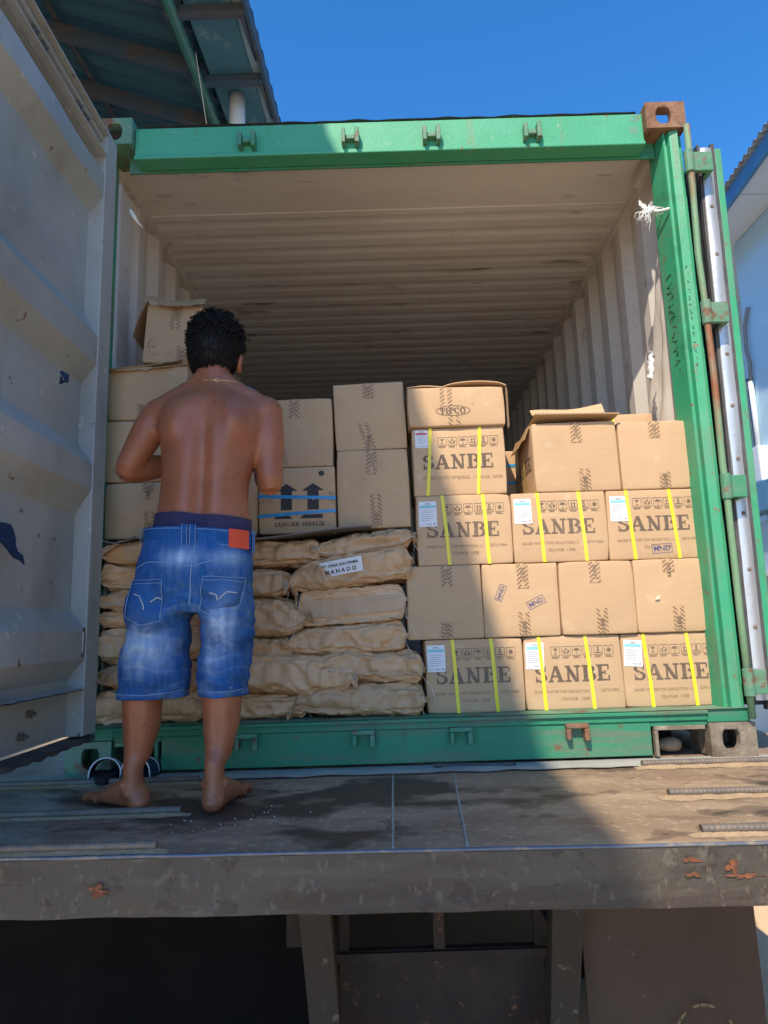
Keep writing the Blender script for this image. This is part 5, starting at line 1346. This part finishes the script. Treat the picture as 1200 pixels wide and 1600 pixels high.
def fold(p):
    """cloth folds: drag lines from the crotch, stacked creases over the thighs, a seat crease"""
    lx = p.x-.575; k = min(1, max(0, (.74-p.z)/.12))
    a = .016*noise.noise(Vector((p.x*5+p.z*2.5, p.y*4, p.z*9)))
    b = .0080*(.3-abs(1.4*noise.noise(Vector((p.x*9-abs(lx)*10, p.y*7, p.z*24+abs(lx)*9)))))
    c = .003*noise.noise(Vector((p.x*26, p.y*26, p.z*48)))
    drag = .007*math.sin((p.z-.55)*70+abs(lx)*40)*gs((p.z-.545)**2, .045)*gs((abs(lx)-.05)**2, .05)
    hemf = .006*noise.noise(Vector((p.x*16, p.y*16, 2)))*min(1, max(0, (.42-p.z)/.1))
    return (a+b+c+drag+hemf)*k
sm.update()
nrm = [v.normal.copy() for v in sm.vertices]
for v, n_ in zip(sm.vertices, nrm):
    d = fold(v.co); v.co += Vector((n_.x, n_.y, n_.z*.4))*d
fades = [((.566, .700), .050, .026, .90), ((.690, .698), .038, .022, .65), ((.470, .440), .050, .055, .80), ((.425, .46), .030, .060, .45), ((.672, .500), .036, .065, 1.0), ((.650, .42), .026, .05, .60), ((.71, .59), .03, .05, .30)]
bmx = bmesh.new(); bmx.from_mesh(sm)
kill = [f for f in bmx.faces if f.calc_center_median().z < .303-.02*(f.calc_center_median().x-.55)*0 or f.calc_center_median().z > .787-.06*(f.calc_center_median().x-.586)]
bmesh.ops.delete(bmx, geom=kill, context='FACES')
bmx.to_mesh(sm); bmx.free()
at_ = sm.attributes.new('fade', 'FLOAT', 'POINT')
for i, v in enumerate(sm.vertices):
    p = v.co; f = 0
    for (c, sx_, sz_, am) in fades: f += am*math.exp(-((p.x-c[0])/sx_)**2-((p.z-c[1])/sz_)**2)
    f *= .80+.55*noise.noise(Vector((p.x*55, p.y*30, p.z*9)))
    f += .05+.10*noise.noise(Vector((p.x*90, p.y*60, p.z*14)))
    f += .30*max(0, 1-abs(noise.noise(Vector((p.x*9, p.y*6, p.z*26))))/.14)*min(1, max(0, (.66-p.z)/.1))*(.35+f)
    f += .35*max(0, 1-abs(p.z-.318)/.006)*.5
    f = f if p.y < -.43 else f*.6
    at_.data[i].value = max(0, min(.95, f*1.05-.03))
sm.materials.clear(); sm.materials.append(M_denim)
for p in sm.polygons: p.use_smooth = True
sbvh = bvhtree.BVHTree.FromPolygons([v.co.copy() for v in sm.vertices], [tuple(p.vertices) for p in sm.polygons])
def on_short(x, z, lift=.0015):
    h = sbvh.ray_cast(Vector((x, -2, z)), Vector((0, 1, 0)))
    if h[0] is None: h = sbvh.find_nearest(Vector((x, -.58, z)))
    return h[0]+h[1]*lift if h[1].y < 0 else h[0]-h[1]*lift
for v in sm.vertices: v.co -= off
so = bpy.data.objects.new('shorts', sm); COL.objects.link(so); so.parent = man
sd_ = so.modifiers.new('cloth', 'SOLIDIFY'); sd_.thickness = .003; sd_.offset = -1
def seam(pts, r=.0013, lift=.0012, name='stitching', m=None, sub=10, parent=None):
    P = []
    for (a, b) in zip(pts[:-1], pts[1:]):
        for i in range(sub): P.append(on_short(a[0]+(b[0]-a[0])*i/sub, a[1]+(b[1]-a[1])*i/sub, lift))
    P.append(on_short(*pts[-1], lift))
    t = MB().tube(P, r, 5)
    o = mk(name, t, m or M_stitch, None, smooth=True, warp=lambda p: p-off); o.parent = so
    return o
def cpatch(quad, name, m, lift, nu=14, nv=14, mats=None):
    (a, b, c, d) = quad
    def f(u, v):
        x = (a[0]*(1-u)+b[0]*u)*(1-v)+(d[0]*(1-u)+c[0]*u)*v; z = (a[1]*(1-u)+b[1]*u)*(1-v)+(d[1]*(1-u)+c[1]*u)*v
        edge = min(u, 1-u, v, 1-v)
        return on_short(x, z, lift if edge > .01 else .0004)
    o = mk(name, MB().grid(f, nu, nv), m, None, smooth=True, warp=lambda p: p-off); o.parent = so
    me_ = o.data; at2 = me_.attributes.new('fade', 'FLOAT', 'POINT')
    for i, v in enumerate(me_.vertices):
        p = v.co+off; ff = 0
        for (c_, sx_, sz_, am) in fades: ff += am*math.exp(-((p.x-c_[0])/sx_)**2-((p.z-c_[1])/sz_)**2)
        at2.data[i].value = max(0, min(.9, ff*.55+.02))
    return o
# back pockets
cpatch(((.520, .640), (.418, .640), (.405, .530), (.505, .520)), 'back_pocket', M_denim, .0048)
cpatch(((.735, .640), (.632, .645), (.618, .545), (.722, .560)), 'back_pocket', M_denim, .0048)
for q in ([(.418, .640), (.405, .540), (.455, .512), (.508, .524), (.520, .640), (.418, .640)], [(.632, .645), (.618, .555), (.668, .525), (.722, .560), (.735, .640), (.632, .645)]): seam(q, .0010, .0056)
seam([(.420, .630), (.520, .630)], .0009, .0056); seam([(.632, .635), (.735, .630)], .0009, .0056)
for q in ([(.432, .600), (.452, .592), (.462, .572), (.464, .555)], [(.480, .578), (.500, .592), (.512, .588)], [(.648, .600), (.668, .592), (.672, .578)], [(.676, .582), (.692, .598), (.716, .596)]): seam(q, .0014, .0058, m=mat('pale_thread', (.62, .64, .66), .8) if 'pale_thread' not in MATS else MATS['pale_thread'])
# seat seam, yokes, hems
seam([(.606, .735), (.602, .66), (.595, .60), (.590, .565)], .0016, .001)
seam([(.600, .672), (.54, .684), (.47, .690), (.425, .676)], .0013); seam([(.606, .672), (.66, .690), (.735, .694)], .0013)
seam([(.364, .322), (.41, .320), (.46, .319), (.52, .322), (.552, .326)], .0011); seam([(.592, .324), (.63, .322), (.69, .322), (.732, .324)], .0011)
# waistband, loops, patch
def wb(u, v, grow=0):
    a = 2*PI*u; z = .7365+.052*v
    x = .5865+(.1665+grow)*math.cos(a); y = -.4555+(.1185+grow)*math.sin(a)
    return Vector((x, y, z-.06*(x-.586)))
wbm = MB().grid(lambda u, v: wb(u, v, .002*noise.noise(Vector((u*40, v*3, 1)))), 80, 6, flip=False).grid(lambda u, v: wb(u, v, -.004), 80, 2, flip=True)
wbm.grid(lambda u, v: wb(u, 1, -.004*v), 80, 1).grid(lambda u, v: wb(u, 0, -.004*v), 80, 1, flip=True)
wo = mk('waistband', wbm, M_denim, man, smooth=True)
for v in (.10, .90):
    o = mk('stitching', MB().tube([wb(i/80, v, .0008) for i in range(81)], .0009, 4, caps=False), M_stitch, None, warp=lambda p: p-off); o.parent = wo
for u in (.530, .740, .762, .968, .25):
    hw = .0055
    lp = MB().grid(lambda a, b: wb(u+(a-.5)*.017, -.22+1.34*b, .0055-.003*(abs(b-.5)*2)**6), 3, 10)
    o = mk('belt_loop', lp, M_denim, None, smooth=True, warp=lambda p: p-off); o.parent = wo
    for e_ in (.08, .92):
        s_ = mk('stitching', MB().tube([wb(u+(e_-.5)*.017, -.22+1.34*b/10, .0064-.003*(abs(b/10-.5)*2)**6) for b in range(11)], .0008, 4), M_stitch, None, warp=lambda p: p-off); s_.parent = wo
o = mk('leather_patch', MB().grid(lambda a, b: wb(.862+.080*a, -.03+1.06*b, .0036), 8, 4), M_patch, None, smooth=True, warp=lambda p: p-off); o.parent = wo
def uw(u, v):
    a = 2*PI*u; z = .775+.058*v; c_, s_ = math.cos(a), math.sin(a)
    h = body_bvh.ray_cast(Vector((.592+c_*.4, -.450+s_*.4, z-.075*c_*.15)), Vector((-c_, -s_, 0)))
    return (h[0] if h[0] else Vector((.592+c_*.15, -.45+s_*.1, z)))+Vector((c_, s_, 0))*(.0045+.0015*(v > .9))
mk('underwear_waistband', MB().grid(uw, 90, 7), M_navy, man, smooth=True)

# ------------------------------------------------------------------ warehouse whose eave overhangs on the left
def ex(y): return .118+.037*y                          # eave line
wh = thing('warehouse_roof', 'blue painted shed roof with timber brackets overhanging the container at the left', 'roof', (-3, 3, -1.2))
ya, yb_ = -7.3, 16.
zx = lambda x, y: 5.40+(ex(y)-x)*.34
rm = MB(); nn_ = 270
for k in range(nn_+1):
    pass
rm.grid(lambda u, v: ((ex(ya+(yb_-ya)*u)-7.5*v), ya+(yb_-ya)*u, 5.46+7.5*v*.34+.018*math.sin(u*(yb_-ya)*2*PI/.20)), 1100, 1)
rm.grid(lambda u, v: ((ex(ya+(yb_-ya)*u)-7.5*v), ya+(yb_-ya)*u, 5.465+7.5*v*.34+.018*math.sin(u*(yb_-ya)*2*PI/.20)), 1100, 1, flip=True)
mk('roof_sheet', rm, M_roof, wh, smooth=True)
def along(x_off, z0, z1, w, m, name, y0=ya, y1=yb_):
    b = MB(); p = []
    b.add([(ex(y)+x_off+dx, y, z) for y in (y0, y1) for dx, z in ((0, z0), (w, z0), (w, z1), (0, z1))], [(0, 1, 2, 3), (7, 6, 5, 4), (0, 4, 5, 1), (1, 5, 6, 2), (2, 6, 7, 3), (3, 7, 4, 0)])
    return mk(name, b, m, wh)
along(-.030, 5.31, 5.445, .030, M_timber, 'fascia_board')
along(-.125, 5.405, 5.418, .094, M_pale, 'soffit_board')['label'] = 'pale strip of soffit'
along(-.50, 5.385, 5.400, .374, M_soffit, 'soffit_board')
along(-.68, 5.40, 5.60, .03, M_timber, 'wall_plate')
for k in range(32):
    y = 2.18+.70*(k-13)
    x1 = ex(y)
    mk('rafter', MB().bar((x1-.52, y, 5.36+.06), (x1-6.5, y, 5.36+.06+5.98*.34), .07, .13), M_timber, wh)
    mk('eave_bracket', MB().bar((x1-.66, y+.02, 5.345), (x1-.035, y+.02, 5.345), .075, .07), M_timber, wh)
    mk('fascia_batten', MB().bar((x1-.055, y+.03, 5.32), (x1-.035, y+.55, 5.42), .03, .06), M_timber, wh)
pp = MB().tube([(ex(y)-.60, y, 5.33) for y in (ya, yb_)], .045, 14)
mk('purlin_pipe', pp, M_greenpipe, wh, smooth=True)
for k in range(3):
    x = -1.9-1.6*k
    mk('purlin_pipe', MB().tube([(ex(y)+x, y, 5.40-x*.34-.03) for y in (ya, yb_)], .028, 10), M_rubber, wh, smooth=True)
mk('shed_wall', MB().box((-7.6, ya, -1.2), (-7.4, yb_, 8.0)), M_soffit, wh)
dn = MB().tube([(-.085, 3.12, -1.2), (-.085, 3.12, 4.95), (-.085, 3.12, 5.38)], .072, 20)
mk('downpipe', dn, M_pvc, wh, smooth=True)
for y in (-7.0, 15.5): mk('shed_post', MB().box((-.75, y-.1, -1.2), (-.55, y+.1, 5.40)), M_timber, wh)
wr = MB().tube([(-.33-.1*t, 2.6+1.6*t, 5.36-.9*t) for t in [i/10 for i in range(11)]], .004, 5)
mk('loose_wire', wr, M_pvc, wh, smooth=True)

# ------------------------------------------------------------------ pale blue building on the right
bd = thing('building', 'pale blue rendered building with white soffit and corrugated roof behind the right door', 'building', (6.5, 5, -1.2))
mk('wall', MB().box((5.50, -9, -1.2), (5.75, 5.22, 4.93)), M_wallblue, bd)
mk('wall', MB().box((6.3, 5.225, -1.2), (6.5, 16, 4.93)).box((5.755, 5.0, -1.2), (6.3, 5.2245, 4.93)), M_wallblue, bd)
EX = lambda y: 4.95+.062*(y-3.4)
sf = MB(); y = -9.
for k in range(21):
    y1 = y+1.2
    sf = MB().add([(EX(y+.006), y+.006, 4.94), (EX(y1-.006), y1-.006, 4.94), (6.3, y1-.006, 4.94), (6.3, y+.006, 4.94)]+[(EX(y+.006), y+.006, 4.955), (EX(y1-.006), y1-.006, 4.955), (6.3, y1-.006, 4.955), (6.3, y+.006, 4.955)], []) or 0
    q = MB(); q.add([(EX(y+.006), y+.006, 4.94), (EX(y1-.006), y1-.006, 4.94), (6.3, y1-.006, 4.94), (6.3, y+.006, 4.94), (EX(y+.006), y+.006, 4.955), (EX(y1-.006), y1-.006, 4.955), (6.3, y1-.006, 4.955), (6.3, y+.006, 4.955)], [(0, 1, 2, 3), (7, 6, 5, 4), (0, 4, 5, 1), (1, 5, 6, 2), (2, 6, 7, 3), (3, 7, 4, 0)])
    mk('soffit_panel', q, M_wallwhite, bd)
    y = y1
fbm = MB(); fbm.add([(EX(y)+dx, y, z) for y in (-9, 16) for dx, z in ((-.04, 4.86), (0, 4.86), (0, 5.02), (-.04, 5.02))], [(0, 1, 2, 3), (7, 6, 5, 4), (0, 4, 5, 1), (1, 5, 6, 2), (2, 6, 7, 3), (3, 7, 4, 0)])
mk('fascia', fbm, M_fasciablue, bd)
rm = MB().grid(lambda u, v: (EX(-9+25*u)-.09+4*v, -9+25*u, 5.05+4*v*.42+.014*math.sin(u*25*2*PI/.105)), 2000, 1).grid(lambda u, v: (EX(-9+25*u)-.09+4*v, -9+25*u, 5.055+4*v*.42+.014*math.sin(u*25*2*PI/.105)), 2000, 1, flip=True)
mk('roof_sheet', rm, M_corr, bd, smooth=True)
cd = MB().tube([(5.478, 4.98+.05, 4.05), (5.47, 5.05, 4.02), (5.47, 5.14, 3.85), (5.47, 5.17, 3.6), (5.47, 5.13, 3.4), (5.47, 5.16, 3.15)], .022, 8)
mk('cable', cd, mat('grey_cable', (.22, .23, .24), .6), bd, smooth=True)
mk('conduit', MB().tube([(5.465, 5.15, 3.18), (5.465, 5.15, 2.3)], .03, 10), M_plastic, bd, smooth=True)
mk('meter_box', MB().box((5.36, 4.98, 1.97), (5.498, 5.22, 2.38)), M_plastic, bd, bevel=.015)
mk('window', MB().box((5.455, 5.235, 2.25), (5.52, 5.40, 3.25)), M_glass, bd)
mk('awning_band', MB().box((5.30, -9, 1.62), (5.498, 5.6, 1.95)), M_fasciablue, bd, bevel=.01)
ws = MB().box((5.44, -9, .25), (5.499, 5.6, 1.55))
mk('lower_panel', ws, mat('cool_grey_panel', (.34, .42, .47), .35, 0, [(U(2), .4, .7, (.26, .33, .38), 5)]), bd)
lg_ = MB()
def ringyz(cy, cz, ry, rz, w):
    for k in range(28):
        a, b = 2*PI*k/28, 2*PI*(k+1)/28
        lg_.add([(5.436, cy+(ry+e)*math.cos(t), cz+(rz+e)*math.sin(t)) for t, e in ((a, 0), (b, 0), (b, w), (a, w))], [(0, 1, 2, 3)])
ringyz(4.70, 1.28, .19, .15, .025)
font_text(lg_, 'BSF', -.13, 1.20, .14, .26, y=.004, bold=.02, dirx=(0, -1, 0), org=(5.44, 4.70, 0), nrm=(-1, 0, 0))
font_text(lg_, 'BSF SERVICE', -.2, 1.02, .04, .4, y=.004, dirx=(0, -1, 0), org=(5.44, 4.70, 0), nrm=(-1, 0, 0)) if 0 else None
mk('logo_mark', lg_, mat('dull_blue_print', (.12, .20, .30), .6), bd)
mk('shelf_ledge', MB().box((5.25, -9, .92), (5.438, 5.6, .97)).box((5.30, -9, .20), (5.438, 5.6, .245)), M_wallwhite, bd)
mk('base_panel', MB().box((5.46, -9, -1.2), (5.499, 5.6, .19)), mat('dark_grey_shutter', (.16, .18, .19), .5, 0, [((1, 1, 30), .45, .6, (.11, .12, .13), 2)]), bd)
